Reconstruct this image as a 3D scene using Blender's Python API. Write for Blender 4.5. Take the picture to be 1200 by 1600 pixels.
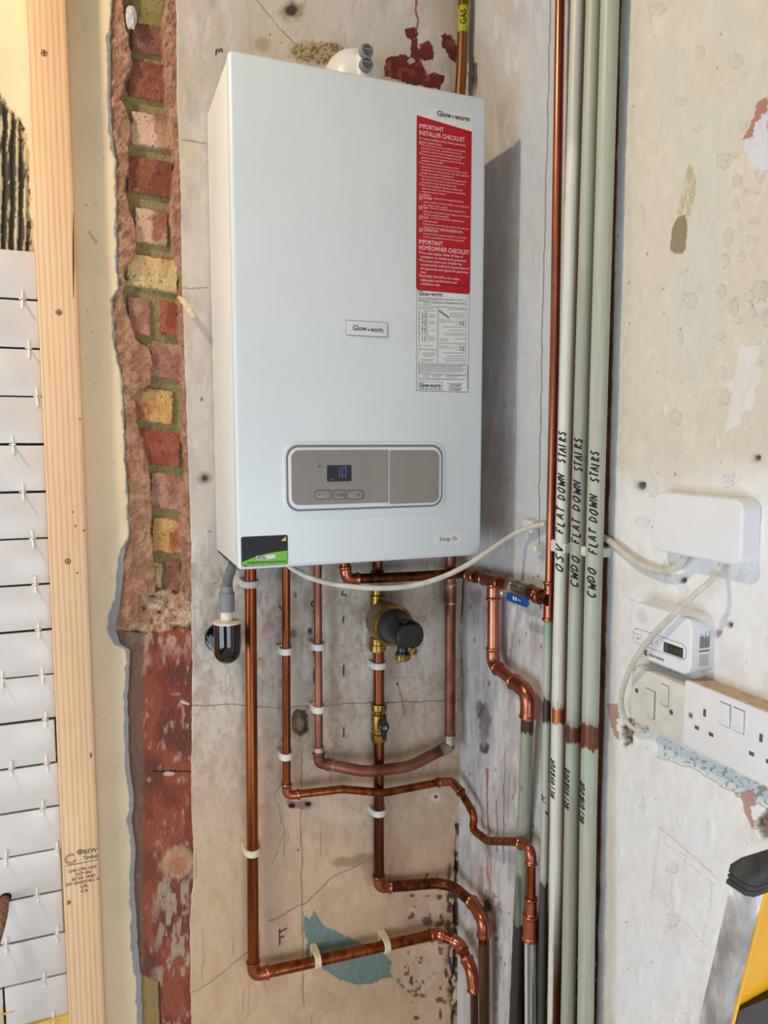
import bpy, bmesh, math, random
import numpy as np
from mathutils import Vector, Matrix
random.seed(7); RNG = np.random.default_rng(7)
for o in list(bpy.data.objects): bpy.data.objects.remove(o)
C = bpy.context.scene.collection
sc = bpy.context.scene

# ------------------------------------------------------------------ camera, light, exposure
YAW, PITCH, F = math.radians(21.3), math.radians(5.49), 1159.4
EYE = Vector((0, 0, 1.5))
cam = bpy.data.cameras.new('camera'); cam.sensor_fit = 'VERTICAL'; cam.sensor_height = 36
cam.lens = F / 1600 * 36; cam.clip_start = 0.01
co = bpy.data.objects.new('camera', cam); C.objects.link(co)
co.location = EYE; co.rotation_euler = (math.pi / 2 - PITCH, 0, -YAW); sc.camera = co
w = bpy.data.worlds.new('world'); sc.world = w; w.use_nodes = True
bg = w.node_tree.nodes['Background']; bg.inputs[0].default_value = (0.95, 0.96, 1.0, 1); bg.inputs[1].default_value = 0.09
def area(name, loc, target, sx, sy, power, col):
    l = bpy.data.lights.new(name, 'AREA'); l.shape = 'RECTANGLE'; l.size = sx; l.size_y = sy
    l.energy = power; l.color = col
    o = bpy.data.objects.new(name, l); C.objects.link(o); o.location = loc
    d = Vector(target) - Vector(loc); o.rotation_euler = d.to_track_quat('-Z', 'Y').to_euler()
    return o
area('window_daylight', (-1.9, 0.0, 0.75), (0.5, 0.75, 0.95), 1.8, 1.3, 38, (0.80, 0.90, 1.0))
area('front_window_daylight', (0.3, -1.3, 0.55), (0.3, 1.2, 0.95), 1.5, 1.0, 23, (0.76, 0.88, 1.0))
area('ceiling_lamp', (-0.75, 0.72, 2.75), (0.2, 1.1, 1.0), 0.09, 0.09, 16.5, (1.0, 0.80, 0.55))
area('room_lamp', (-0.9, -0.9, 2.3), (0.2, 1.2, 1.2), 0.9, 0.9, 3, (1.0, 0.86, 0.70))
sc.view_settings.view_transform = 'Standard'; sc.view_settings.look = 'None'
sc.view_settings.gamma = 1; sc.view_settings.exposure = 0.0; sc.view_settings.use_curve_mapping = False

# ------------------------------------------------------------------ photo frame -> places on real planes
_r = Vector((math.cos(YAW), -math.sin(YAW), 0))
_f = Vector((math.sin(YAW) * math.cos(PITCH), math.cos(YAW) * math.cos(PITCH), -math.sin(PITCH)))
_u = _r.cross(_f)
def ray(px, py): return _f + _r * ((px - 600) / F) + _u * ((800 - py) / F)
def onY(px, py, Y):
    d = ray(px, py); return EYE + d * (Y / d.y)
def onX(px, py, X):
    d = ray(px, py); return EYE + d * (X / d.x)
def to_px(x, y, z):
    x = np.asarray(x, float); y = np.asarray(y, float); z = np.asarray(z, float) - 1.5
    D = x * _f.x + y * _f.y + z * _f.z
    return 600 + F * (x * _r.x + y * _r.y) / D, 800 - F * (x * _u.x + y * _u.y + z * _u.z) / D
YW = 1.325                              # face of the back wall
XW = onY(719, 1100, YW).x               # face of the right wall
def B(px, py, s=0.0): return onY(px, py, YW - s)
def R(px, py, s=0.0): return onX(px, py, XW - s)

# ------------------------------------------------------------------ helpers
def lin(c):
    return tuple(((v / 255) / 12.92 if v / 255 <= 0.04045 else ((v / 255 + 0.055) / 1.055) ** 2.4) for v in c[:3])
def link(name, me, m=None, parent=None, smooth=True):
    o = bpy.data.objects.new(name, me); C.objects.link(o)
    if m is not None: me.materials.append(m)
    if parent is not None: o.parent = parent
    if smooth and len(me.polygons): me.polygons.foreach_set('use_smooth', [True] * len(me.polygons))
    return o
def mesh(name, v, f, m=None, parent=None, smooth=True, sharp=None):
    me = bpy.data.meshes.new(name); me.from_pydata([tuple(p) for p in v], [], f); me.validate(); me.update()
    o = link(name, me, m, parent, smooth)
    if sharp: me.set_sharp_from_angle(angle=math.radians(sharp))
    return o
def tag(o, label, cat, group=None):
    o['label'] = label; o['category'] = cat
    if group: o['group'] = group
    return o
def struct(o): o['kind'] = 'structure'; return o
def empty(name, loc, label, cat, group=None):
    o = bpy.data.objects.new(name, None); C.objects.link(o); o.location = loc; o.empty_display_size = .02
    tag(o, label, cat, group); return o
def adopt(root, parts):
    """parent parts built in world space to an Empty that stands elsewhere"""
    M = Matrix.Translation(-root.location)
    for p in parts:
        if p.type == 'MESH' and p.parent is None:
            p.data.transform(M); p.parent = root
            for ch in p.children_recursive:
                if ch.type == 'MESH': ch.data.transform(M)
def frame_of(d, up=Vector((0, 0, 1))):
    d = d.normalized()
    if abs(d.dot(up)) > .95: up = Vector((1, 0, 0))
    a = d.cross(up).normalized(); return a, a.cross(d).normalized()
class MB:
    def __init__(s): s.v = []; s.f = []
    def add(s, v, f):
        n = len(s.v); s.v += [Vector(p) for p in v]; s.f += [tuple(i + n for i in q) for q in f]; return s
    def box(s, a, b, bev=0, seg=2):
        bm = bmesh.new(); bmesh.ops.create_cube(bm, size=1)
        a = Vector(a); b = Vector(b); c = (a + b) / 2; d = b - a
        for v in bm.verts: v.co = Vector((v.co.x * d.x, v.co.y * d.y, v.co.z * d.z)) + c
        if bev: bmesh.ops.bevel(bm, geom=bm.edges[:], offset=bev, segments=seg, affect='EDGES', profile=.5, clamp_overlap=True)
        return s.bm(bm)
    def bm(s, bm):
        bm.normal_update(); bm.verts.index_update(); n = len(s.v); s.v += [v.co.copy() for v in bm.verts]
        s.f += [tuple(v.index + n for v in f.verts) for f in bm.faces]; bm.free(); return s
    def tube(s, path, r, seg=20, cap=True):
        """swept tube; r is a number or one radius per point"""
        P = [Vector(p) for p in path]; n = len(P)
        rr = [r] * n if isinstance(r, (int, float)) else r
        T = [(P[min(i + 1, n - 1)] - P[max(i - 1, 0)]).normalized() for i in range(n)]
        a, _ = frame_of(T[0]); base = len(s.v)
        for i in range(n):
            a = (a - T[i] * a.dot(T[i])).normalized(); b = T[i].cross(a)
            for k in range(seg):
                t = 2 * math.pi * k / seg; s.v.append(P[i] + (a * math.cos(t) + b * math.sin(t)) * rr[i])
        for i in range(n - 1):
            for k in range(seg):
                k2 = (k + 1) % seg
                s.f.append((base + i * seg + k, base + i * seg + k2, base + (i + 1) * seg + k2, base + (i + 1) * seg + k))
        if cap:
            s.f.append(tuple(base + k for k in range(seg))[::-1]); s.f.append(tuple(base + (n - 1) * seg + k for k in range(seg)))
        return s
    def lathe(s, c, axis, prof, seg=32, cap=True):
        """prof: list of (distance along axis, radius)"""
        c = Vector(c); axis = Vector(axis).normalized(); a, b = frame_of(axis); base = len(s.v)
        for (t, r) in prof:
            for k in range(seg):
                q = 2 * math.pi * k / seg; s.v.append(c + axis * t + (a * math.cos(q) + b * math.sin(q)) * r)
        for i in range(len(prof) - 1):
            for k in range(seg):
                k2 = (k + 1) % seg
                s.f.append((base + i * seg + k, base + (i + 1) * seg + k, base + (i + 1) * seg + k2, base + i * seg + k2))
        if cap:
            s.f.append(tuple(base + k for k in range(seg))); s.f.append(tuple(base + (len(prof) - 1) * seg + k for k in range(seg))[::-1])
        return s
    def build(s, name, m, parent=None, smooth=True, sharp=35): return mesh(name, s.v, s.f, m, parent, smooth, sharp)
def rr_outline(w, h, r, n=6):
    pts = []
    for (cx, cy, a0) in ((w / 2 - r, h / 2 - r, 0), (-w / 2 + r, h / 2 - r, 90), (-w / 2 + r, -h / 2 + r, 180), (w / 2 - r, -h / 2 + r, 270)):
        for k in range(n + 1):
            a = math.radians(a0 + 90 * k / n); pts.append((cx + r * math.cos(a), cy + r * math.sin(a)))
    return pts
def slab(name, c, U, V, N, w, h, r, t, m, parent=None, bev=0.0, n=6):
    """rounded rectangle slab: back face on plane through c, extruded t along N, front edge rounded by bev"""
    b = MB(); o1 = rr_outline(w, h, r, n); k = len(o1)
    rings = [(0, 0)]
    if bev:
        for j in range(5):
            a = math.pi / 2 * j / 4; rings.append((t - bev + bev * math.sin(a), bev * (1 - math.cos(a))))
    else: rings.append((t, 0))
    for (d, ins) in rings:
        oo = rr_outline(w - 2 * ins, h - 2 * ins, max(r - ins, 1e-5), n)
        b.v += [c + U * x + V * y + N * d for (x, y) in oo]
    for i in range(len(rings) - 1):
        for j in range(k):
            j2 = (j + 1) % k; b.f.append((i * k + j, i * k + j2, (i + 1) * k + j2, (i + 1) * k + j))
    b.f.append(tuple(range(k))[::-1]); b.f.append(tuple(range(len(rings) * k - k, len(rings) * k)))
    return b.build(name, m, parent)
X_, Y_, Z_ = Vector((1, 0, 0)), Vector((0, 1, 0)), Vector((0, 0, 1))

# ---- materials
def nodes(name):
    m = bpy.data.materials.new(name); m.use_nodes = True; nt = m.node_tree
    return m, nt, nt.nodes['Principled BSDF']
def noise_col(nt, scale, stretch=(1, 1, 1), detail=6, rough=.6):
    tc = nt.nodes.new('ShaderNodeTexCoord'); mp = nt.nodes.new('ShaderNodeMapping'); mp.inputs['Scale'].default_value = stretch
    nz = nt.nodes.new('ShaderNodeTexNoise'); nz.inputs['Scale'].default_value = scale; nz.inputs['Detail'].default_value = detail; nz.inputs['Roughness'].default_value = rough
    nt.links.new(tc.outputs['Object'], mp.inputs[0]); nt.links.new(mp.outputs[0], nz.inputs['Vector']); return nz
def ramp(nt, src, stops):
    r = nt.nodes.new('ShaderNodeValToRGB'); e = r.color_ramp.elements
    while len(e) < len(stops): e.new(.5)
    for i, (p, c) in enumerate(stops): e[i].position = p; e[i].color = (*lin(c), 1) if max(c) > 1 else (*c, 1)
    nt.links.new(src, r.inputs[0]); return r
def bump(nt, bsdf, src, strength=.2, dist=.001):
    b = nt.nodes.new('ShaderNodeBump'); b.inputs['Strength'].default_value = strength; b.inputs['Distance'].default_value = dist
    nt.links.new(src, b.inputs['Height']); nt.links.new(b.outputs[0], bsdf.inputs['Normal'])
def simple(name, c, rough=.5, metal=0, spec=.5, var=0, scale=40, stretch=(1, 1, 1), bmp=0, bd=.001, coat=0):
    m, nt, p = nodes(name); p.inputs['Roughness'].default_value = rough; p.inputs['Metallic'].default_value = metal
    p.inputs['Specular IOR Level'].default_value = spec; p.inputs['Coat Weight'].default_value = coat
    nz = noise_col(nt, scale, stretch)
    lo = tuple(max(0, v * (1 - var)) for v in c); hi = tuple(min(255, v * (1 + var * .6)) for v in c)
    r = ramp(nt, nz.outputs[0], [(.3, lo), (.7, hi)]); nt.links.new(r.outputs[0], p.inputs['Base Color'])
    if bmp: bump(nt, p, nz.outputs[0], bmp, bd)
    return m
def copper(name, stops, rough, scale=30, stretch=(1, 1, .12), metal=.9):
    m, nt, p = nodes(name); p.inputs['Metallic'].default_value = metal
    nz = noise_col(nt, scale, stretch, 5, .55); r = ramp(nt, nz.outputs[0], stops); nt.links.new(r.outputs[0], p.inputs['Base Color'])
    n2 = noise_col(nt, 60, (1, 1, 1)); r2 = nt.nodes.new('ShaderNodeMapRange'); r2.inputs['To Min'].default_value = rough - .07; r2.inputs['To Max'].default_value = rough + .12
    nt.links.new(n2.outputs[0], r2.inputs[0]); nt.links.new(r2.outputs[0], p.inputs['Roughness']); return m
def attr_mat(name, rough=.8, bscale=180, bstr=.25, bdist=.0012, metal=False, spec=.35, fine=.06, fscale=260, stretch=(1, 1, 1)):
    m, nt, p = nodes(name); a = nt.nodes.new('ShaderNodeAttribute'); a.attribute_name = 'Col'
    nz = noise_col(nt, fscale, stretch, 5, .6)
    mx = nt.nodes.new('ShaderNodeMix'); mx.data_type = 'RGBA'; mx.blend_type = 'MULTIPLY'; mx.inputs[0].default_value = 1
    r = nt.nodes.new('ShaderNodeValToRGB'); r.color_ramp.elements[0].position = .3; r.color_ramp.elements[1].position = .7
    r.color_ramp.elements[0].color = (1 - fine * 2,) * 3 + (1,); r.color_ramp.elements[1].color = (1, 1, 1, 1)
    nt.links.new(nz.outputs[0], r.inputs[0]); nt.links.new(a.outputs['Color'], mx.inputs[6]); nt.links.new(r.outputs[0], mx.inputs[7])
    nt.links.new(mx.outputs[2], p.inputs['Base Color']); p.inputs['Roughness'].default_value = rough; p.inputs['Specular IOR Level'].default_value = spec
    if metal:
        nt.links.new(a.outputs['Alpha'], p.inputs['Metallic'])
    n2 = noise_col(nt, bscale, stretch, 6, .65); bump(nt, p, n2.outputs[0], bstr, bdist); return m
M = {}
M['white_case'] = simple('white_case', (214, 220, 223), .32, var=.015, scale=8)
M['white_side'] = simple('white_side', (226, 224, 219), .45, var=.02, scale=8)
M['under'] = simple('under', (60, 56, 52), .7, var=.2)
M['white_plastic'] = simple('white_plastic', (228, 229, 232), .38, var=.02, scale=15)
M['old_plastic'] = simple('old_plastic', (214, 212, 202), .45, var=.07, scale=30)
M['cable'] = simple('cable', (206, 201, 190), .45, var=.08, scale=60)
M['clip'] = simple('clip', (214, 208, 203), .5, var=.05)
M['clip_cream'] = simple('clip_cream', (222, 206, 176), .5, var=.08)
M['panel_grey'] = simple('panel_grey', (142, 136, 130), .42, metal=.35, var=.06, scale=12, stretch=(1, 1, .2))
M['groove_shade'] = simple('groove_shade', (120, 122, 124), .5)
M['ink'] = simple('ink', (22, 22, 24), .6)
M['ink_soft'] = simple('ink_soft', (84, 82, 80), .7)
M['ink_grey'] = simple('ink_grey', (112, 114, 116), .7)
M['label'] = simple('label', (216, 218, 216), .45, var=.01)
M['red'] = simple('red', (176, 8, 28), .4, var=.03)
M['red_print'] = simple('red_print', (236, 200, 200), .5)
M['dark_print'] = simple('dark_print', (92, 6, 16), .5)
M['black_glass'] = simple('black_glass', (28, 28, 32), .12)
M['black_plastic'] = simple('black_plastic', (24, 27, 29), .35, var=.1)
M['black_gloss'] = simple('black_gloss', (10, 10, 11), .12, coat=.5)
M['dark_grey_plastic'] = simple('dark_grey_plastic', (62, 62, 63), .42, var=.12, scale=30)
M['grey_hose'] = simple('grey_hose', (128, 130, 131), .5, var=.05)
M['white_pipe'] = simple('white_pipe', (226, 214, 200), .45, var=.06)
M['brass'] = copper('brass', [(.3, (116, 88, 36)), (.7, (172, 136, 62))], .3, 40, (1, 1, 1))
M['brass_dull'] = copper('brass_dull', [(.25, (112, 92, 70)), (.6, (150, 124, 92)), (.8, (168, 132, 70))], .5, 25, (1, 1, 1), .6)
M['nickel'] = copper('nickel', [(.3, (150, 138, 125)), (.7, (200, 192, 180))], .3, 40, (1, 1, 1))
M['copper_streak'] = copper('copper_streak', [(.30, (78, 34, 14)), (.46, (126, 64, 29)), (.62, (164, 90, 44)), (.75, (92, 44, 20))], .3, 45, (1.5, 1.5, .06), .85)
M['copper_dark'] = copper('copper_dark', [(.33, (66, 30, 16)), (.5, (106, 53, 29)), (.68, (140, 76, 44))], .32, 55, (1.4, 1.4, .1), .85)
M['copper_dull'] = copper('copper_dull', [(.33, (104, 60, 46)), (.5, (142, 88, 68)), (.68, (162, 106, 84))], .42, 22, (1, 1, .5), .7)
M['copper_bright'] = copper('copper_bright', [(.3, (150, 86, 62)), (.55, (178, 106, 78)), (.75, (200, 128, 98))], .27, 14, (1, 1, .5), .9)
M['copper_old'] = copper('copper_old', [(.3, (52, 34, 24)), (.5, (84, 56, 38)), (.7, (112, 78, 54))], .45, 60, (1.5, 1.5, .08), .5)
M['bronze'] = copper('bronze', [(.3, (96, 64, 36)), (.7, (146, 98, 58))], .4, 40, (1.4, 1.4, .1), .75)
M['solder'] = copper('solder', [(.3, (140, 120, 108)), (.6, (190, 178, 166))], .35, 80, (1, 1, 1), .8)
M['blue_lever'] = simple('blue_lever', (18, 72, 150), .35)
M['screw'] = simple('screw', (104, 90, 56), .35, metal=.8, var=.25, scale=300)
M['screw_grey'] = simple('screw_grey', (150, 150, 148), .3, metal=.9)
M['dust_top'] = simple('dust_top', (196, 172, 142), .9, var=.12, scale=120, bmp=.3)
M['hole'] = simple('hole', (34, 28, 26), .95, var=.3, scale=300)
M['slot'] = simple('slot', (92, 86, 90), .6, var=.3, scale=200)
M['lcd'] = simple('lcd', (74, 76, 68), .25)
M['lcd_dark'] = simple('lcd_dark', (20, 22, 20), .3)
M['green'] = simple('green', (112, 182, 44), .4)
M['yellow_tri'] = simple('yellow_tri', (226, 200, 40), .4)
M['yellow_strip'] = simple('yellow_strip', (226, 190, 96), .5, var=.1)
M['tape_yellow'] = simple('tape_yellow', (164, 162, 24), .35, var=.08)
M['spacer'] = simple('spacer', (240, 236, 224), .4)
M['ladder_yellow'] = simple('ladder_yellow', (250, 182, 10), .35, var=.03, scale=10)
M['floor'] = simple('floor', (196, 180, 160), .8, var=.2, scale=12, bmp=.3)
ms, nts, ps = nodes('display_digits'); ps.inputs['Base Color'].default_value = (*lin((60, 80, 160)), 1)
ps.inputs['Emission Color'].default_value = (.25, .38, 1, 1); ps.inputs['Emission Strength'].default_value = .25; M['digits'] = ms
M['seg'] = simple('seg', (40, 42, 44), .5)

# ---- numpy noise and paint
def vnoise(x, y, seed=0):
    x = np.asarray(x, float); y = np.asarray(y, float); xi = np.floor(x).astype(np.int64); yi = np.floor(y).astype(np.int64); fx = x - xi; fy = y - yi
    def h(a, b):
        n = (a * 374761393 + b * 668265263 + seed * 982451653) & 0x7fffffff
        n = ((n ^ (n >> 13)) * 1274126177) & 0x7fffffff; return ((n ^ (n >> 16)) & 0xffff) / 65535.0
    u = fx * fx * (3 - 2 * fx); v = fy * fy * (3 - 2 * fy)
    return (h(xi, yi) * (1 - u) + h(xi + 1, yi) * u) * (1 - v) + (h(xi, yi + 1) * (1 - u) + h(xi + 1, yi + 1) * u) * v
def fbm(x, y, seed=0, oct=4):
    s = 0; a = .5; t = 0
    for i in range(oct): s = s + a * vnoise(x * 2 ** i, y * 2 ** i, seed + i * 17); t += a; a *= .5
    return s / t
def sst(a, b, x): t = np.clip((x - a) / (b - a), 0, 1); return t * t * (3 - 2 * t)
def put(col, mask, c, k=1.0):
    mask = np.asarray(mask); r = np.flatnonzero(mask.any(axis=1))
    if not len(r): return
    s = slice(r[0], r[-1] + 1); m = np.clip(mask[s] * k, 0, 1)[..., None]; col[s] = col[s] * (1 - m) + np.array(lin(c)) * m
def windowed(f, U, V, y0, y1):
    """evaluate f only on the rows of the grid that come near the mark"""
    q = np.flatnonzero((V.max(1) > y0) & (V.min(1) < y1)); out = np.zeros(U.shape)
    if len(q): s = slice(q[0], q[-1] + 1); out[s] = f(U[s], V[s])
    return out
def blob(U, V, cx, cy, rx, ry, rag=.35, soft=.15, seed=1, sc_=.12):
    k = ry * (1.2 + rag + soft) + 2; return windowed(lambda u, v: _blob(u, v, cx, cy, rx, ry, rag, soft, seed, sc_), U, V, cy - k, cy + k)
def _blob(U, V, cx, cy, rx, ry, rag, soft, seed, sc_):
    d = np.sqrt(((U - cx) / rx) ** 2 + ((V - cy) / ry) ** 2) + (fbm(U * sc_, V * sc_, seed) - .5) * 2 * rag
    return 1 - sst(1 - soft, 1 + soft, d)
def poly(U, V, pts, rag=4, seed=3, sc_=.2):
    return windowed(lambda u, v: _poly(u, v, pts, rag, seed, sc_), U, V, min(p[1] for p in pts) - rag, max(p[1] for p in pts) + rag)
def _poly(U, V, pts, rag, seed, sc_):
    """1 inside a polygon with ragged edges"""
    Uo = U + (fbm(U * sc_, V * sc_, seed) - .5) * 2 * rag; Vo = V + (fbm(U * sc_, V * sc_, seed + 5) - .5) * 2 * rag
    ins = np.zeros(U.shape, bool); n = len(pts)
    for i in range(n):
        (x1, y1), (x2, y2) = pts[i], pts[(i + 1) % n]
        if y1 == y2: continue
        c = ((y1 > Vo) != (y2 > Vo)) & (Uo < (x2 - x1) * (Vo - y1) / (y2 - y1) + x1); ins ^= c
    return ins.astype(float)
def stroke(U, V, pts, wd=1.2, wob=0, seed=9):
    return windowed(lambda u, v: _stroke(u, v, pts, wd, wob, seed), U, V, min(p[1] for p in pts) - wob - wd - 2, max(p[1] for p in pts) + wob + wd + 2)
def _stroke(U, V, pts, wd, wob, seed):
    d = np.full(U.shape, 1e9); Uo = U + (fbm(U * .06, V * .06, seed) - .5) * 2 * wob; Vo = V + (fbm(U * .06, V * .06, seed + 3) - .5) * 2 * wob
    for (x1, y1), (x2, y2) in zip(pts[:-1], pts[1:]):
        L2 = (x2 - x1) ** 2 + (y2 - y1) ** 2 + 1e-9; t = np.clip(((Uo - x1) * (x2 - x1) + (Vo - y1) * (y2 - y1)) / L2, 0, 1)
        d = np.minimum(d, np.hypot(Uo - x1 - t * (x2 - x1), Vo - y1 - t * (y2 - y1)))
    return 1 - sst(wd * .5, wd * .5 + .9, d)
def grid_mesh(name, P, col, m, parent=None, alpha=None):
    """P: (rows, cols, 3) array of positions, col: (rows, cols, 3) linear colour"""
    r, c = P.shape[:2]; me = bpy.data.meshes.new(name); idx = np.arange(r * c).reshape(r, c)
    q = np.stack([idx[:-1, :-1], idx[:-1, 1:], idx[1:, 1:], idx[1:, :-1]], -1).reshape(-1, 4)
    me.vertices.add(r * c); me.vertices.foreach_set('co', P.astype(np.float32).ravel())
    me.loops.add(q.size); me.loops.foreach_set('vertex_index', q.astype(np.int32).ravel())
    me.polygons.add(len(q)); me.polygons.foreach_set('loop_start', np.arange(0, q.size, 4, dtype=np.int32))
    me.update(); me.validate()
    at = me.color_attributes.new('Col', 'FLOAT_COLOR', 'POINT')
    a = np.ones((r * c, 4), np.float32); a[:, :3] = np.clip(col.reshape(-1, 3), 0, 1); a[:, 3] = 0 if alpha is None else alpha.ravel()
    at.data.foreach_set('color', a.ravel())
    return link(name, me, m, parent)
# ------------------------------------------------------------------ structure: walls and floor
ZA, ZB = 0.27, 2.36
zs = np.concatenate([[0.0, .2], np.arange(ZA, ZB, .0017), [2.5, 2.7]])
M['plaster'] = attr_mat('plaster', .8, 45, .5, .0022, fine=.035, fscale=90, stretch=(1, 1, .5))
M['brickwork'] = attr_mat('brickwork', .95, 260, .5, .0015, fine=.07, fscale=200)
M['cream_paint'] = attr_mat('cream_paint', .6, 60, .15, .001, fine=.02)
def edge_x(table, zrow, Y, amp, seed, f=.08):
    """world x of a boundary given as photo columns at photo rows"""
    ty, tx = np.array([t[0] for t in table], float), np.array([t[1] for t in table], float)
    x = np.zeros_like(zrow)
    for _ in range(4):
        _, v = to_px(x, Y, zrow); u = np.interp(v, ty, tx) + (fbm(v * f, v * 0 + 3, seed, 4) - .5) * 2 * amp
        # invert: column u at height z on plane Y
        dy = np.full_like(u, 0.0)
        a = (u - 600) / F
        # P = x r..., solve for x with x*rx+Y*ry = a*(x*fx+Y*fy+z*fz)
        x = (a * (Y * _f.y + (zrow - 1.5) * _f.z) - Y * _r.y) / (_r.x - a * _f.x)
    return x
TL = [(0, 176), (45, 173), (150, 173), (232, 178), (250, 182), (400, 183), (450, 186), (467, 177), (545, 180), (590, 192), (640, 194), (720, 196), (765, 200), (840, 203), (853, 195), (900, 193), (980, 181), (1006, 187), (1016, 203), (1083, 200), (1150, 201), (1200, 203), (1250, 210), (1283, 205), (1316, 212), (1366, 210), (1466, 215), (1533, 221), (1600, 223)]
TR = [(0, 276), (150, 277), (300, 283), (450, 285), (530, 288), (700, 294), (850, 299), (1000, 301), (1250, 299), (1330, 303), (1380, 302), (1440, 297), (1600, 299)]
eL = edge_x(TL, zs, YW, 2.0, 11); eR = edge_x(TR, zs, YW, 1.2, 23)

# --- back wall, right of the brick strip
nc = 330; t = np.linspace(0, 1, nc)
P = np.zeros((len(zs), nc + 1, 3)); P[:, 1:, 0] = eR[:, None] + (XW - eR)[:, None] * t; P[:, 0, 0] = eR
P[:, :, 1] = YW; P[:, 0, 1] = YW + .03; P[:, :, 2] = zs[:, None]
U, V = to_px(P[..., 0], YW, P[..., 2])
col = np.zeros(P.shape); col[:] = lin((206, 197, 186))
n1 = fbm(U * .012, V * .006, 2, 5); n2 = fbm(U * .05, V * .02, 5, 5); n3 = fbm(U * .25, V * .05, 8, 3)
put(col, sst(.45, .75, n1), (190, 172, 152), .6); put(col, sst(.5, .8, n2), (222, 216, 208), .55)
put(col, sst(.55, .85, 1 - n2) * (V > 850), (168, 158, 150), .6)
put(col, sst(.6, .8, fbm(U * .03, V * .012, 31, 5)), (182, 174, 172), .6)
put(col, sst(1380, 1560, V + 30 * (n1 - .5)) * .5, (206, 184, 158))  # warm light near the bottom, painted into the plaster colour
put(col, sst(.62, .7, n3) * sst(.5, .7, n2), (172, 160, 148), .5)
put(col, (V < 330) * sst(.35, .7, fbm(U * .015, V * .008, 77, 4)), (196, 182, 158), .8)
put(col, sst(.60, .70, fbm(U * .08, V * .08, 55, 4)) * sst(.45, .62, fbm(U * .008, V * .008, 56, 3)), (214, 150, 130), .22)
n4 = fbm(U * .09, V * .05, 301, 4); n5 = fbm(U * .05, V * .03, 305, 5)
put(col, sst(.50, .66, n4) * sst(.4, .6, n5) * (.35 + .65 * sst(860, 960, V)), (226, 218, 206), .5); put(col, sst(.56, .66, 1 - n5) * (V > 880), (160, 138, 120), .45); put(col, sst(.62, .66, fbm(U * .2, V * .12, 307, 3)) * sst(800, 900, V), (150, 132, 118), .35)
put(col, sst(980, 1380, V), (210, 170, 128), .72)  # lower wall tinted warmer: warm light painted into the colour
# fine vertical scratches and specks
for k in range(42):
    x0, y0 = RNG.uniform(300, 720), RNG.uniform(860, 1600); L = RNG.uniform(6, 60)
    sl = (np.abs(V[:, 100] - y0) < L + 8)
    if sl.any():
        cs = col[sl]; put(cs, stroke(U[sl], V[sl], [(x0, y0), (x0 + RNG.uniform(-2, 2), y0 + L)], RNG.uniform(.5, 1.3)), (124, 108, 96), .45); col[sl] = cs
for k in range(150):
    x0, y0 = RNG.uniform(300, 735), RNG.uniform(0, 1600); r0 = RNG.uniform(.7, 2.6)
    sl = (np.abs(V[:, 100] - y0) < 6)
    if sl.any():
        cs = col[sl]; put(cs, blob(U[sl], V[sl], x0, y0, r0, r0 * RNG.uniform(.7, 2.2), .3, .3, k), (70, 56, 46), .7); col[sl] = cs
lines = [([(300, 1103), (360, 1101), (430, 1106), (500, 1103), (560, 1098), (640, 1096), (718, 1095)], .7, (96, 84, 74)),
         ([(471, 1170), (470, 1250), (472, 1400), (474, 1570)], .7, (110, 98, 88)),
         ([(420, 1438), (475, 1412), (520, 1370), (600, 1330)], .8, (120, 100, 82)),
         ([(300, 1552), (330, 1535), (385, 1488)], .8, (140, 118, 96)),
         ([(283, 219), (322, 224)], .8, (110, 100, 90)), ([(286, 450), (325, 450)], .7, (120, 110, 100)),
         ([(402, 0), (440, 50), (480, 85)], .8, (120, 104, 84)),
         ([(650, 0), (652, 30), (650, 60)], 2.2, (120, 40, 28)),
         ([(455, 1190), (430, 1240), (445, 1300), (425, 1350)], .6, (150, 134, 118))]
for pts, wd, c in lines: put(col, stroke(U, V, pts, wd, 3), c, .85)
# pencil and marker ticks used for the setting out
for pts in ([(537, 904), (537, 915)], [(535, 924), (534, 929), (541, 930)], [(537, 963), (536, 972)], [(537, 1040), (537, 1056)], [(537, 1137), (537, 1151)], [(537, 1226), (537, 1230)],
            [(491, 938), (487, 941), (487, 945), (490, 948)], [(491, 953), (491, 968)], [(491, 1016), (491, 1024)], [(491, 1046), (491, 1066)],
            [(436, 947), (440, 951)], [(437, 1452), (437, 1476)], [(437, 1456), (447, 1451)], [(437, 1465), (443, 1463)],
            [(337, 86), (338, 78), (341, 78)], [(342, 82), (346, 76), (348, 82)]):
    put(col, stroke(U, V, pts, 1.7, .6), (30, 28, 30), .95)
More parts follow.
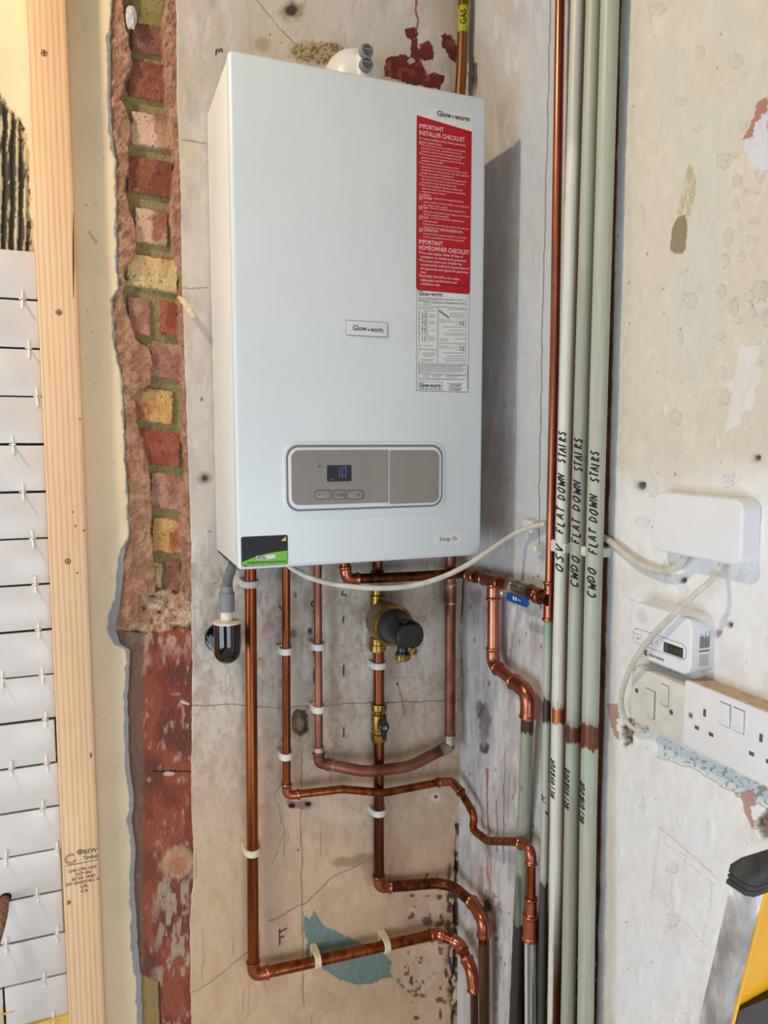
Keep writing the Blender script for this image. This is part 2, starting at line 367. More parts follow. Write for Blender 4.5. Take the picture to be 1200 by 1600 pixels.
# stains, chipped paint, patches
put(col, blob(U, V, 456, 16, 18, 16, .5, .5, 3, .09), (150, 124, 92), .8); put(col, blob(U, V, 455, 16, 9, 10, .4, .3, 5), (52, 38, 28), .9)
put(col, blob(U, V, 410, 70, 13, 12, .2, .5, 7), (168, 150, 122), .8); put(col, blob(U, V, 320, 747, 10, 9, .3, .6, 8), (150, 120, 80), .8)
put(col, blob(U, V, 320, 747, 5, 5, .3, .4, 9), (60, 44, 30), .9)
yb = blob(U, V, 500, 82, 42, 16, .5, .3, 12, .05); put(col, yb, (176, 150, 104), .7); put(col, yb * sst(.5, .6, fbm(U * .35, V * .35, 15, 3)), (120, 92, 40), .9)
redp = np.maximum.reduce([poly(U, V, [(601, 93), (625, 85), (641, 90), (643, 62), (652, 58), (656, 84), (662, 100), (668, 118), (678, 113), (697, 118), (688, 140), (640, 132), (600, 118)], 3, 4, .15),
    poly(U, V, [(655, 70), (668, 62), (677, 72), (678, 92), (664, 96), (655, 88)], 3, 5, .2), poly(U, V, [(634, 45), (648, 41), (655, 52), (646, 62), (634, 58)], 2, 6, .2), poly(U, V, [(690, 56), (697, 51), (708, 56), (716, 75), (714, 96), (702, 92), (696, 76), (690, 74)], 3, 7, .15)])
put(col, redp, (104, 30, 18), .97); put(col, redp * sst(.62, .7, fbm(U * .12, V * .12, 71, 3)), (150, 84, 70), .7)
put(col, poly(U, V, [(636, 95), (644, 88), (649, 95), (640, 102)], 2, 8), (190, 180, 165), 1)
teal = poly(U, V, [(475, 1430), (485, 1437), (491, 1420), (497, 1432), (505, 1446), (520, 1452), (532, 1458), (556, 1470), (598, 1488), (613, 1503), (609, 1516), (614, 1527), (596, 1530), (583, 1537), (560, 1540), (530, 1530), (505, 1514), (488, 1497), (477, 1494), (480, 1470), (473, 1452)], 2.6, 13, .35)
put(col, teal * (.88 + .12 * sst(.35, .5, fbm(U * .2, V * .1, 91, 3))), (112, 134, 128))
hl = blob(U, V, 470, 1130, 13, 19, .35, .08, 21, .1); put(col, blob(U, V, 470, 1132, 17, 24, .5, .3, 22), (176, 152, 124), .8); put(col, hl, (84, 66, 48), 1); put(col, blob(U, V, 471, 1135, 6, 9, .3, .3, 23), (150, 132, 108), .8)
for (x, y, rx, ry) in ((470, 1258, 22, 7), (455, 1255, 8, 5)): put(col, blob(U, V, x, y, rx, ry, .4, .3, 31), (140, 116, 96), .9)
for (x, y) in ((456, 1259), (481, 1256)): put(col, blob(U, V, x, y, 5.5, 4, .3, .2, 33), (38, 26, 20), 1)
put(col, blob(U, V, 458, 990, 12, 11, .3, .4, 41), (176, 160, 144), .9); put(col, blob(U, V, 458, 990, 6, 6, .3, .4, 42), (112, 88, 66), .8)
put(col, blob(U, V, 484, 986, 4, 5, .3, .4, 43), (40, 34, 30), .9)
put(col, blob(U, V, 560, 1345, 34, 9, .7, .4, 51, .06) * (U - 500 > -(V - 1372) * .2), (150, 124, 94), .75); put(col, blob(U, V, 577, 1358, 12, 22, .6, .3, 52), (160, 136, 108), .6)
put(col, blob(U, V, 680, 1246, 8, 7, .3, .5, 53), (224, 216, 208), .9); put(col, blob(U, V, 681, 1245, 3, 3, .2, .3, 54), (110, 34, 34), .95)
put(col, stroke(U, V, [(621, 1068), (627, 1090), (632, 1116)], 1.6, 1), (190, 84, 72), .7); put(col, blob(U, V, 621, 1068, 1.8, 1.8), (30, 24, 24), 1)
for (x0, x1) in ((452, 472), (515, 530)): put(col, (sst(x0 - 4, x0 + 6, U) * (1 - sst(x1 - 4, x1 + 6, U)) * sst(900, 960, V) * (1 - sst(1150, 1260, V))) * sst(.3, .6, n2), (170, 144, 120), .55)
for (x, y, rx, ry) in ((686, 1443, 8, 5), (673, 1430, 4, 4), (686, 1402, 4, 5), (706, 1418, 8, 8), (668, 1440, 10, 6)): put(col, blob(U, V, x, y, rx, ry, .6, .2, int(x)), (112, 40, 32) if x > 670 else (90, 78, 60), .85)
for (x, y, rx, ry) in ((700, 1450, 4, 14), (712, 1430, 6, 8), (643, 1535, 3, 7), (688, 1585, 3, 9), (697, 1520, 3, 8), (686, 1562, 5, 4), (650, 1590, 4, 3)): put(col, blob(U, V, x, y, rx, ry, .7, .2, int(x + y)), (54, 42, 34), .85)
put(col, blob(U, V, 664, 1480, 30, 90, .9, .1, 61, .03) * sst(.55, .62, fbm(U * .05, V * .05, 66, 4)), (218, 202, 182), .5)
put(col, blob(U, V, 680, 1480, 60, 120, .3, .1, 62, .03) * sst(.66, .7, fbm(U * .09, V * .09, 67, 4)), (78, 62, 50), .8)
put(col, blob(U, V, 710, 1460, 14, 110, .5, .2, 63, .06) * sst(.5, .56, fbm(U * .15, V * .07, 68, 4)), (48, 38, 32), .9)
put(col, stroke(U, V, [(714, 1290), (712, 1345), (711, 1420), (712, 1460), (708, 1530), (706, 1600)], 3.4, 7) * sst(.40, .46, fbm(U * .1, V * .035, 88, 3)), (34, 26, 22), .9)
put(col, stroke(U, V, [(737, 0), (738, 140), (735, 300)], 3, 5) * sst(.4, .5, fbm(U * .1, V * .05, 69)), (60, 50, 44), .8)
dep = (fbm(U * .02, V * .02, 101, 4) - .5) * .003 + (n2 - .5) * .0008
dep = dep + hl * .012 + .006 * stroke(U, V, [(714, 1290), (711, 1420), (712, 1460), (708, 1530), (706, 1600)], 4, 5) - teal * .0002
dep *= np.clip((U - 290) / 10, 0, 1); dep[:, :2] = 0; P[:, 1:, 1] += dep[:, 1:] * (P[:, 1:, 0] < XW - .004)
wb = struct(grid_mesh('wall_back', P, col, M['plaster'])); wb['label'] = 'scuffed off-white plastered wall behind the boiler'

# --- back wall, left of the brick strip (cream paint, partly tiled)
XL = -0.62; nl = 300; t = np.linspace(0, 1, nl) ** .8
P = np.zeros((len(zs), nl + 1, 3)); P[:, :-1, 0] = XL + (eL - XL)[:, None] * t; P[:, -1, 0] = eL; P[:, :, 1] = YW; P[:, -1, 1] = YW + .03; P[:, :, 2] = zs[:, None]
U, V = to_px(P[..., 0], YW, P[..., 2])
col = np.zeros(P.shape); col[:] = lin((240, 217, 180)); n1 = fbm(U * .02, V * .01, 3, 4); put(col, sst(.4, .8, n1), (224, 204, 172), .6)
ue = to_px(eL, YW, zs)[0][:, None] - U
gw = np.interp(V, [0, 40, 60, 230, 250, 440, 470, 540, 700, 840, 860, 990, 1010, 1600], [1, 2, 6, 4, 2, 3, 4, 4, 2, 2, 7, 15, 6, 10]) + (fbm(U * .1, V * .06, 5, 4) - .5) * 7
gm = 1 - sst(-.6, .6, ue - gw); put(col, gm, (150, 151, 150)); put(col, gm * (np.abs(V - 400) < 45), (120, 152, 176), .6)
put(col, stroke(U, V, [(140, 362), (150, 378)], 2.5, 2), (120, 110, 104), .6)
for k in range(40):
    x0, y0 = RNG.uniform(115, 195), RNG.uniform(0, 1600); put(col, (np.hypot(U - x0, (V - y0) * .5) < RNG.uniform(.5, 1.3)).astype(float), (150, 128, 100), .6)
bd = np.interp(V, [100, 150, 175, 200, 260, 400], [-30, 2, 20, 38, 44, 52]); adh = ((U < bd + 6 * (fbm(V * .1, V * 0, 7) - .5)) & (V > 138)).astype(float)
rid = .5 + .5 * np.sin((U + .02 * (V - 150)) * 2 * math.pi / 13 + 2.5 * (fbm(U * .04, V * .02, 9) - .5)); put(col, adh, (74, 66, 54)); put(col, adh * (1 - sst(.2, .5, rid)), (34, 28, 22), .85); put(col, adh * sst(.80, .92, rid + 1.1 * (fbm(U * .25, V * .03, 10) - .5)) , (206, 190, 150)); put(col, adh * sst(-9, -2, U - bd) * sst(.45, .55, fbm(U * .3, V * .1, 12)), (200, 184, 144), .9)
put(col, ((V > 400) & (U < 90)).astype(float), (36, 32, 30))
gm[:, -1] = 0; P[:, :, 1] += gm * .0012 - adh * .004 * rid
wl = struct(grid_mesh('wall_left', P, col, M['cream_paint'])); wl['label'] = 'cream painted wall left of the exposed bricks'

# --- exposed brick strip between them
nb = 150; t = np.linspace(0, 1, nb); zb = np.concatenate([[0.0, .2], np.arange(ZA, ZB, .0014), [2.7]])
xa = np.interp(zb, zs, eL) - .012; xb = np.interp(zb, zs, eR) + .008
P = np.zeros((len(zb), nb, 3)); P[..., 0] = xa[:, None] + (xb - xa)[:, None] * t; P[..., 2] = zb[:, None]; P[..., 1] = YW + .016
U, V = to_px(P[..., 0], YW + .008, P[..., 2])
col = np.zeros(P.shape); col[:] = lin((148, 132, 88)); h = np.full(U.shape, -.006)      # olive mortar, set back
put(col, sst(.4, .7, fbm(U * .06, V * .06, 1)), (160, 148, 100), .6); put(col, sst(.6, .7, fbm(U * .3, V * .3, 2)), (110, 98, 60), .6)
bricks = [(205, 264, 34, 82, 0), (201, 258, 92, 152, 1), (206, 272, 175, 228, 2), (199, 271, 245, 303, 1), (211, 263, 325, 380, 2), (198, 278, 399, 451, 3), (200, 236, 463, 522, 4), (250, 279, 470, 522, 5),
          (236, 291, 535, 592, 4), (213, 271, 606, 660, 6), (218, 282, 673, 727, 5), (237, 289, 742, 797, 4), (239, 288, 811, 865, 6), (259, 284, 877, 928, 0), (238, 254, 880, 920, 3)]
cols = [((132, 86, 70), (158, 110, 88)), ((128, 74, 56), (152, 96, 74)), ((158, 104, 80), (184, 148, 120)), ((214, 186, 136), (196, 160, 110)), ((160, 112, 94), (184, 142, 120)), ((148, 78, 56), (168, 100, 76)), ((166, 96, 66), (204, 166, 110))]
lean = 0.18
for (x0, x1, y0, y1, k) in bricks:
    VV = V - (U - (x0 + x1) / 2) * lean; wob = (fbm(U * .12, V * .12, y0) - .5) * 5
    e = np.minimum(np.minimum(U - x0, x1 - U), np.minimum(VV - y0, y1 - VV)) + wob; m = sst(-.5, 1.5, e)
    n = fbm(U * .07, V * .05, y0 + 3, 5); a, b = cols[k]; put(col, m, a); put(col, m * sst(.4, .65, n), b, .9)
    if k in (6, 2): put(col, m * (sst(-4, 4, (U - (x0 + x1) / 2 - 4) * (1 if k == 6 and y0 < 700 else -1) + (n - .5) * 20)), (214, 172, 104) if k == 6 else (222, 190, 160), .75)
    put(col, m * sst(.72, .76, fbm(U * .3, V * .3, y0 + 9, 3)), (70, 44, 36), .7); h = h * (1 - m) + m * (.001 + .002 * (n - .5))
# pink sand render left standing on both sides
lx = np.interp(V, [0, 60, 100, 155, 170, 200, 240, 300, 325, 370, 400, 420, 470, 530, 545, 600, 612, 660, 700, 735, 800, 880, 915, 960, 985], [195, 200, 208, 190, 198, 208, 202, 197, 205, 216, 212, 198, 196, 214, 236, 240, 214, 216, 228, 236, 238, 240, 246, 246, 232]) + (fbm(U * .05, V * .07, 21, 4) - .5) * 10
rx = np.interp(V, [0, 30, 100, 160, 200, 260, 320, 400, 430, 470, 520, 560, 640, 690, 720, 790, 830, 880, 930, 985], [262, 254, 255, 258, 266, 272, 264, 268, 280, 277, 276, 284, 281, 284, 288, 284, 276, 284, 279, 262]) + (fbm(U * .05, V * .07, 25, 4) - .5) * 8
up = V < 985
for msk, sd in ((sst(-1, 3, lx - U) * up, 1), (sst(-1, 3, U - rx) * up, 2)):
    n = fbm(U * .09, V * .09, 40 + sd, 5); put(col, msk, (160, 118, 92)); put(col, msk * sst(.45, .7, n), (188, 146, 118), .8); put(col, msk * sst(.64, .74, fbm(U * .35, V * .35, 44 + sd, 3)), (130, 86, 62), .6)
    h = h * (1 - msk) + msk * (.008 + .009 * n)
rub = ((V > 925 + 10 * (fbm(U * .1, V * 0, 6) - .5)) & (V < 990)).astype(float) * sst(-2, 4, U - 215)
n = fbm(U * .08, V * .12, 61, 5); put(col, rub, (196, 152, 120)); put(col, rub * sst(.52, .66, n), (206, 186, 158), .8); put(col, rub * (1 - sst(.30, .40, n)), (96, 76, 58), .9); h = np.where(rub > .5, -.004 + .022 * (n - .3), h)
# lower part: old red paint over the render
low = sst(0, 3, V - 984 + 14 * (fbm(U * .06, V * 0, 5) - .5)); n = fbm(U * .03, V * .02, 70, 5); n2 = fbm(U * .14, V * .06, 72, 5)
put(col, low, (132, 70, 54)); put(col, low * sst(.45, .6, n), (154, 86, 62), .9); put(col, low * sst(.55, .7, 1 - n), (100, 66, 54), .7); put(col, low * sst(.62, .8, n2) * .8, (184, 152, 132))
put(col, low * sst(1290, 1400, V) * sst(.40, .60, n2) * sst(225, 262, U) * (1 - sst(1528, 1545, V)), (178, 160, 138), .85)
put(col, low * (1 - sst(985, 1050, V)) * sst(.42, .6, n2), (206, 172, 152), .7); put(col, low * (1 - sst(222, 232, U + 6 * n)), (120, 96, 84), .85)
put(col, low * blob(U, V, 278, 1345, 24, 24, .3, .2, 73), (188, 156, 122), .9); put(col, low * blob(U, V, 276, 1350, 14, 15, .3, .3, 74), (180, 116, 84), .8)
put(col, stroke(U, V, [(240, 1204), (275, 1204), (314, 1205)], 1.6, 2), (30, 26, 24), .95); put(col, blob(U, V, 264, 1208, 8, 3.5, .5), (202, 184, 160), 1); put(col, stroke(U, V, [(284, 1096), (294, 1100)], 3, 2), (214, 204, 192), .95)
put(col, ((U < 250) & (V > 1525 + .5 * (U - 230))).astype(float) * low, (158, 132, 84)); put(col, stroke(U, V, [(248, 1533), (251, 1600)], 3, 1), (50, 34, 28), .8)
h = h * (1 - low) + low * (.010 + .002 * n2 + .003 * blob(U, V, 278, 1345, 22, 22, .3, .5, 73))
h += (fbm(U * .4, V * .4, 99, 3) - .5) * .0022
P[..., 1] = YW + .016 - h
br = struct(grid_mesh('wall_middle', P, col, M['brickwork'])); br['label'] = 'strip of exposed red and yellow bricks in sandy render'

# --- right wall
ys = np.concatenate([np.arange(YW, .56, -.0016), [.4, 0, -.6]]); zr = np.concatenate([[0.0, .2], np.arange(.40, 2.26, .0017), [2.4, 2.7]])
P = np.zeros((len(zr), len(ys), 3)); P[..., 0] = XW; P[..., 1] = ys; P[..., 2] = zr[:, None]
U, V = to_px(XW, np.maximum(P[..., 1], .5), P[..., 2]); U = np.where(P[..., 1] < .5, 1400, U)
col = np.zeros(P.shape); col[:] = lin((214, 205, 190))
n1 = fbm(U * .01, V * .008, 4, 4); n2 = fbm(U * .04, V * .03, 6, 5); n3 = fbm(U * .15, V * .05, 7, 4)
low = sst(700, 790, V + 60 * (n1 - .5) + .02 * (U - 960)) * sst(955, 970, U); put(col, low, (232, 232, 232)); put(col, low * sst(.45, .7, n2), (222, 217, 213), .6)
put(col, sst(1150, 1350, V) * (U > 940) * sst(.4, .7, n1), (230, 233, 236), .7)
put(col, (U > 955) * (V < 740) * sst(.5, .75, n2), (222, 214, 196), .6); put(col, (U > 1020) * (V < 600) * sst(.5, .7, n1), (206, 208, 196), .6)
side = (1 - sst(-1, 1, U - np.interp(V, [0, 1600], [963, 926])))          # everything left of the pipes
put(col, side, (204, 202, 202)); put(col, side * sst(.42, .7, fbm(U * .03, V * .008, 12, 5)), (188, 184, 186), .8); put(col, side * sst(.55, .75, fbm(U * .12, V * .02, 14, 4)), (220, 216, 214), .8)
put(col, side * sst(.48, .72, fbm(U * .05, V * .014, 16, 5)) * sst(870, 1000, V), (150, 142, 142), .5); put(col, side * (V < 860) * sst(.4, .7, fbm(U * .03, V * .02, 17)), (198, 190, 176), .6)
put(col, side * sst(.6, .66, fbm(U * .3, V * .03, 18, 3)) * sst(880, 950, V), (138, 128, 124), .3); put(col, side * sst(.62, .7, fbm(U * .1, V * .06, 19, 4)), (206, 172, 164), .25)
# pale blue strip right of the pipes and pale blue area on the side wall
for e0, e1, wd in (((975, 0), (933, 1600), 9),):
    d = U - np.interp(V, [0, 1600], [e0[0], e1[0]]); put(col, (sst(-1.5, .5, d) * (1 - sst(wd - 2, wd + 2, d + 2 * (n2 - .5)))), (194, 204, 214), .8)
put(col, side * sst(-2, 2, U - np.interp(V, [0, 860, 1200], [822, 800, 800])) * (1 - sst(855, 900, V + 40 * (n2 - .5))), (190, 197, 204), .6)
# dark brown wall behind the pipes; its right edge is painted pipe shadow
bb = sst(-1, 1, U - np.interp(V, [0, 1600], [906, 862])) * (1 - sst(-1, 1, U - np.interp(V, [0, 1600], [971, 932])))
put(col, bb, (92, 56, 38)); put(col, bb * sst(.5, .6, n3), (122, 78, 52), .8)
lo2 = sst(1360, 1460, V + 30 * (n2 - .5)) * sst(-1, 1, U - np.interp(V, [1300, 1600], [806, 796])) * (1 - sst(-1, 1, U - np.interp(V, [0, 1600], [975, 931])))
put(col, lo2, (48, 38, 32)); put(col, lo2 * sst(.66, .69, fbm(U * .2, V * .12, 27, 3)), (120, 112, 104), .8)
put(col, side * stroke(U, V, [(861, 0), (846, 560), (842, 860)], .9, 1), (110, 104, 100), .8)
for pts, wd, c in [([(724, 898), (722, 940), (719, 980), (720, 1030), (717, 1100), (716, 1180)], 2.0, (84, 50, 36)), ([(757, 1480), (768, 1360), (763, 1280), (760, 1200)], 1.0, (170, 84, 66)), ([(776, 1250), (777, 1330)], .8, (110, 90, 84)),
                   ([(789, 1170), (786, 1350)], .8, (120, 104, 100)), ([(762, 1200), (763, 1380)], .8, (120, 100, 96))]: put(col, stroke(U, V, pts, wd, 3), c, .85)
for (x, y, rx, ry, c, k) in ((757, 1125, 9, 28, (108, 98, 96), .7), (758, 1168, 8, 9, (60, 48, 44), .9), (756, 1150, 5, 20, (150, 146, 146), .8), (749, 1110, 6, 16, (84, 70, 66), .7), (745, 932, 9, 10, (176, 142, 138), .7), (735, 60, 5, 90, (60, 52, 44), .6), (742, 120, 4, 22, (44, 36, 30), .8),
                          (762, 900, 6, 10, (90, 76, 70), .4), (768, 1430, 14, 34, (96, 62, 44), .8), (762, 1415, 6, 10, (28, 20, 16), .9), (780, 1437, 6, 14, (170, 164, 160), .7), (772, 1370, 6, 12, (186, 186, 186), .7), (764, 1365, 4, 8, (196, 120, 92), .6),
                          (770, 1520, 10, 70, (110, 84, 62), .5), (738, 1465, 10, 16, (120, 96, 76), .5), (752, 1385, 5, 30, (150, 80, 64), .5), (723, 1560, 5, 40, (90, 74, 60), .5), (800, 1120, 7, 30, (160, 156, 160), .4)):
    put(col, blob(U, V, x, y, rx, ry, .6, .3, int(x + y)), c, k)
for k in range(55):
    x0, y0 = RNG.uniform(724, 850), RNG.uniform(860, 1600); put(col, side * blob(U, V, x0, y0, RNG.uniform(.6, 2), RNG.uniform(1, 6), .3, .3, k), (84, 70, 64), .6)
relief = (fbm(U * .03, V * .02, 111, 4) - .5) * .0026 + (n2 - .5) * .0018 + (fbm(U * .11, V * .07, 113, 3) - .5) * .0012 + .0006 * sst(.6, .7, fbm(U * .05, V * .025, 115, 4))
# chips, flakes, plaster holes, drips
for k in range(60):
    x0, y0 = RNG.uniform(985, 1200), RNG.uniform(0, 1600) ; rx, ry = RNG.uniform(3, 12), RNG.uniform(3, 14)
    if k > 34: x0 = RNG.uniform(1120, 1200); y0 = RNG.uniform(90, 640)
    m = blob(U, V, x0, y0, rx, ry, .6, .08, 200 + k, .1); relief -= m * .0011; put(col, m, (202, 194, 178) if y0 < 720 else (214, 214, 214), .5); put(col, 4 * m * (1 - m), (160, 150, 136), .55)
for k in range(70):
    x0, y0 = RNG.uniform(965, 1200), RNG.uniform(0, 1600); put(col, blob(U, V, x0, y0, RNG.uniform(.6, 1.6), RNG.uniform(.7, 2.4), .3, .3, k), (92, 82, 76), .7)
dr = poly(U, V, [(1074, 255), (1082, 262), (1088, 290), (1082, 320), (1076, 345), (1060, 345), (1058, 330), (1066, 290)], 3, 15); put(col, dr * sst(.32, .6, fbm(U * .3, V * .12, 6)), (190, 176, 134), .9); relief -= dr * .0006
dr = poly(U, V, [(1059, 338), (1070, 336), (1074, 352), (1072, 385), (1066, 396), (1056, 397), (1047, 391), (1046, 380), (1052, 352)], 1.5, 17); put(col, dr, (146, 136, 108), 1); relief -= dr * .001
put(col, poly(U, V, [(1200, 150), (1184, 160), (1172, 195), (1162, 218), (1180, 216), (1200, 205)], 4, 19), (178, 122, 106), .95)
put(col, poly(U, V, [(1200, 175), (1182, 192), (1176, 214), (1163, 216), (1166, 240), (1184, 262), (1186, 275), (1200, 260)], 6, 20), (216, 216, 226), .95)
put(col, poly(U, V, [(1150, 545), (1190, 530), (1185, 600), (1160, 660), (1135, 670), (1140, 610)], 12, 41, .06), (226, 226, 228), .6)
bs = poly(U, V, [(1060, 1155), (1086, 1190), (1200, 1250), (1200, 1242), (1200, 1232), (1070, 1165)], 1, 22, .1); bs2 = poly(U, V, [(1026, 1145), (1070, 1168), (1210, 1236), (1210, 1262), (1150, 1240), (1085, 1200), (1028, 1180)], 3, 23, .1)
put(col, bs2, (200, 214, 220), .8); put(col, stroke(U, V, [(1028, 1182), (1085, 1202), (1150, 1242), (1210, 1264)], 1.2, 6), (120, 116, 112), .6)
put(col, bs2 * sst(.62, .66, fbm(U * .2, V * .2, 28, 3)), (120, 116, 110), .7)
for (x, y, r0) in ((1002, 759, 7), (1183, 716, 6), (1068, 906, 5), (1141, 976, 4.5), (1100, 1022, 3)):
    put(col, blob(U, V, x, y, r0 * 1.5, r0 * 1.4, .5, .4, int(x)), (196, 190, 184), .8); m = blob(U, V, x, y, r0 * .8, r0 * .75, .5, .2, int(y)); put(col, m, (70, 62, 56), .9); relief -= m * .004
# two broken out patches of plaster, pink edge, white rim, dark core
for cx, cy, sx, sy in ((975, 1136, 1, 1), (1190, 1275, 1.25, 1.1)):
    put(col, poly(U, V, [(cx - 27 * sx, cy - 36 * sy), (cx - 10 * sx, cy - 38 * sy), (cx - 6 * sx, cy - 10 * sy), (cx + 2 * sx, cy + 22 * sy), (cx - 12 * sx, cy + 18 * sy), (cx - 22 * sx, cy - 8 * sy)], 3, 24), (178, 132, 122), .9)
    put(col, poly(U, V, [(cx - 14 * sx, cy - 12 * sy), (cx + 6 * sx, cy - 14 * sy), (cx + 16 * sx, cy + 6 * sy), (cx + 8 * sx, cy + 34 * sy), (cx - 4 * sx, cy + 30 * sy)], 4, 25), (234, 230, 226), 1)
    m = blob(U, V, cx + 4 * sx, cy + 10 * sy, 11 * sx, 19 * sy, .5, .2, 26 + int(cx), .12); put(col, m, (136, 122, 106), 1); put(col, m * sst(.5, .6, fbm(U * .3, V * .3, 29)), (62, 54, 48), .9); relief -= m * .007
for pts in ([(1030, 1292), (1018, 1395)], [(1030, 1292), (1115, 1365)], [(1034, 1296), (1122, 1372)], [(1040, 1320), (1110, 1378), (1112, 1420)], [(1018, 1395), (1080, 1450), (1108, 1482)], [(1108, 1412), (1098, 1470)], [(1060, 1330), (1085, 1345)]): put(col, stroke(U, V, pts, .3, 3), (200, 172, 170), .6)
for (x, y, l) in ((1055, 1398, 22), (1110, 1300, 18), (1120, 690, 10), (1000, 1520, 14), (970, 1330, 8), (1040, 640, 12), (1025, 40, 20)):
    m = blob(U, V, x, y, l * .25, l, .6, .2, int(x), .08); relief += m * .0012; put(col, m, (226, 226, 224), .4)
put(col, poly(U, V, [(1118, 985), (1128, 984), (1130, 990), (1122, 998)], 2, 30), (180, 140, 136), .8)
relief[:, ys < .5] = 0; relief[:, 0] = 0; P[..., 0] -= relief
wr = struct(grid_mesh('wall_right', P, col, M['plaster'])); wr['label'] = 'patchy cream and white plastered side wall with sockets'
b = MB(); b.box((XL - .3, -2.6, -.05), (XW + .2, YW + .2, 0)); struct(b.build('floor', M['floor'], smooth=False))
# ------------------------------------------------------------------ lettering
_tc = {}
def text_geo(s, off=0.0):
    k = (s, off)
    if k in _tc: return _tc[k]
    cu = bpy.data.curves.new('t', 'FONT'); cu.body = s; cu.resolution_u = 2; cu.offset = off; cu.size = 1
    ob = bpy.data.objects.new('t', cu); me = ob.to_mesh()
    v = np.array([tuple(p.co) for p in me.vertices]); f = [tuple(p.vertices) for p in me.polygons]
    ob.to_mesh_clear(); bpy.data.objects.remove(ob); bpy.data.curves.remove(cu)
    _tc[k] = (v, f); return v, f
def put_text(b, s, c, U, V, N, x0, x1, y0, h, off=0.0, lift=.0003):
    """letters of cap height h from x0 to x1 (baseline y0) in the U,V frame at c"""
    v, f = text_geo(s, off); mn, mx = v[:, 0].min(), v[:, 0].max(); cap = .73
    sx = (x1 - x0) / (mx - mn)
    b.add([c + U * (x0 + (p[0] - mn) * sx) + V * (y0 + p[1] * h / cap) + N * lift for p in v], f)
STR = {'A': [[(0, 0), (.45, 1), (.9, 0)], [(.15, .4), (.75, .4)]], 'B': [[(0, 0), (0, 1), (.7, .85), (.1, .5), (.8, .3), (0, 0)]], 'C': [[(.8, .9), (.3, 1), (0, .5), (.3, 0), (.8, .1)]],
 'D': [[(0, 0), (0, 1), (.7, .7), (.7, .25), (0, 0)]], 'E': [[(.7, 1), (0, 1), (0, 0), (.7, 0)], [(0, .5), (.5, .5)]], 'F': [[(.7, 1), (0, 1), (0, 0)], [(0, .5), (.5, .5)]],
 'G': [[(.8, .9), (.3, 1), (0, .5), (.3, 0), (.8, .2), (.8, .5), (.5, .5)]], 'H': [[(0, 1), (0, 0)], [(.7, 1), (.7, 0)], [(0, .5), (.7, .5)]], 'I': [[(.1, 1), (.1, 0)]],
 'L': [[(0, 1), (0, 0), (.7, 0)]], 'M': [[(0, 0), (.1, 1), (.45, .3), (.8, 1), (.9, 0)]], 'N': [[(0, 0), (0, 1), (.7, 0), (.7, 1)]], 'O': [[(.4, 1), (0, .6), (.1, .1), (.5, 0), (.8, .4), (.7, .9), (.4, 1)]],
 'R': [[(0, 0), (0, 1), (.7, .8), (.05, .45), (.8, 0)]], 'S': [[(.8, .95), (.3, 1), (.1, .7), (.7, .35), (.5, 0), (0, .1)]], 'T': [[(0, 1), (.9, 1)], [(.45, 1), (.4, 0)]],
 'U': [[(0, 1), (.1, .1), (.6, 0), (.8, 1)]], 'V': [[(0, 1), (.4, 0), (.8, 1)]], 'W': [[(0, 1), (.2, 0), (.5, .7), (.8, 0), (1.05, 1)]], 'X': [[(0, 0), (.8, 1)], [(0, 1), (.8, 0)]]}
def on_tube(centre, r, lat, slant=.25):
    """map (height z, lateral offset in metres around the pipe towards photo left) to the pipe surface"""
    def f(z, u):
        c = centre(z); tc = Vector((-c.x, -c.y, 0)).normalized(); left = Vector((-tc.y, tc.x, 0)) * -1
        if left.dot(_r) > 0: left = -left
        a = (u + lat) / r; return c + (left * math.sin(a) + tc * math.cos(a)) * (r + .0002)
    return f
def hand(b, s, fn, z0, z1, h, rad=.0007):
    """handwriting climbing from z0 to z1"""
    adv = (z1 - z0) / len(s)
    for i, ch in enumerate(s):
        for st in STR.get(ch, []):
            pts = []
            for (p, q) in zip(st[:-1], st[1:]):
                for k in range(5):
                    t = k / 5; pts.append((p[0] + (q[0] - p[0]) * t, p[1] + (q[1] - p[1]) * t))
            pts.append(st[-1]); jx, jy = random.uniform(-.08, .08), random.uniform(-.1, .1)
            b.tube([fn(z0 + (i + (x + jx) * .70 + .42 * (y - .4)) * adv, (y + jy - .5) * h) for (x, y) in pts], rad, 5)

# ------------------------------------------------------------------ pipes
def fillet(nodes, step=.004):
    """nodes: [(point, radius)] -> dense path and, per node, its index range on the path"""
    P = [Vector(p) for p, _ in nodes]; out = [P[0]]; rng = [(0, 0)]
    for i in range(1, len(P) - 1):
        a, c, b = P[i - 1], P[i], P[i + 1]; r = nodes[i][1]; u = (a - c).normalized(); v = (b - c).normalized()
        ang = u.angle(v); tl = min(r / max(math.tan(ang / 2), 1e-3), (a - c).length * .48, (b - c).length * .48)
        s, e = c + u * tl, c + v * tl; i0 = len(out)
        n = max(3, int(tl * 2 / step)); 
        for k in range(n + 1):
            t = k / n; out.append(s * (1 - t) ** 2 + c * (2 * t * (1 - t)) * 1.0 + e * t * t)
        rng.append((i0, len(out) - 1))
    out.append(P[-1]); rng.append((len(out) - 1,) * 2)
    res = [out[0]]; mp = {0: 0}
    for i in range(1, len(out)):
        d = (out[i] - out[i - 1]).length; n = max(1, int(d / .012))
        for k in range(1, n + 1): res.append(out[i - 1].lerp(out[i], k / n))
        mp[i] = len(res) - 1
    return res, [(mp[a], mp[b]) for a, b in rng]
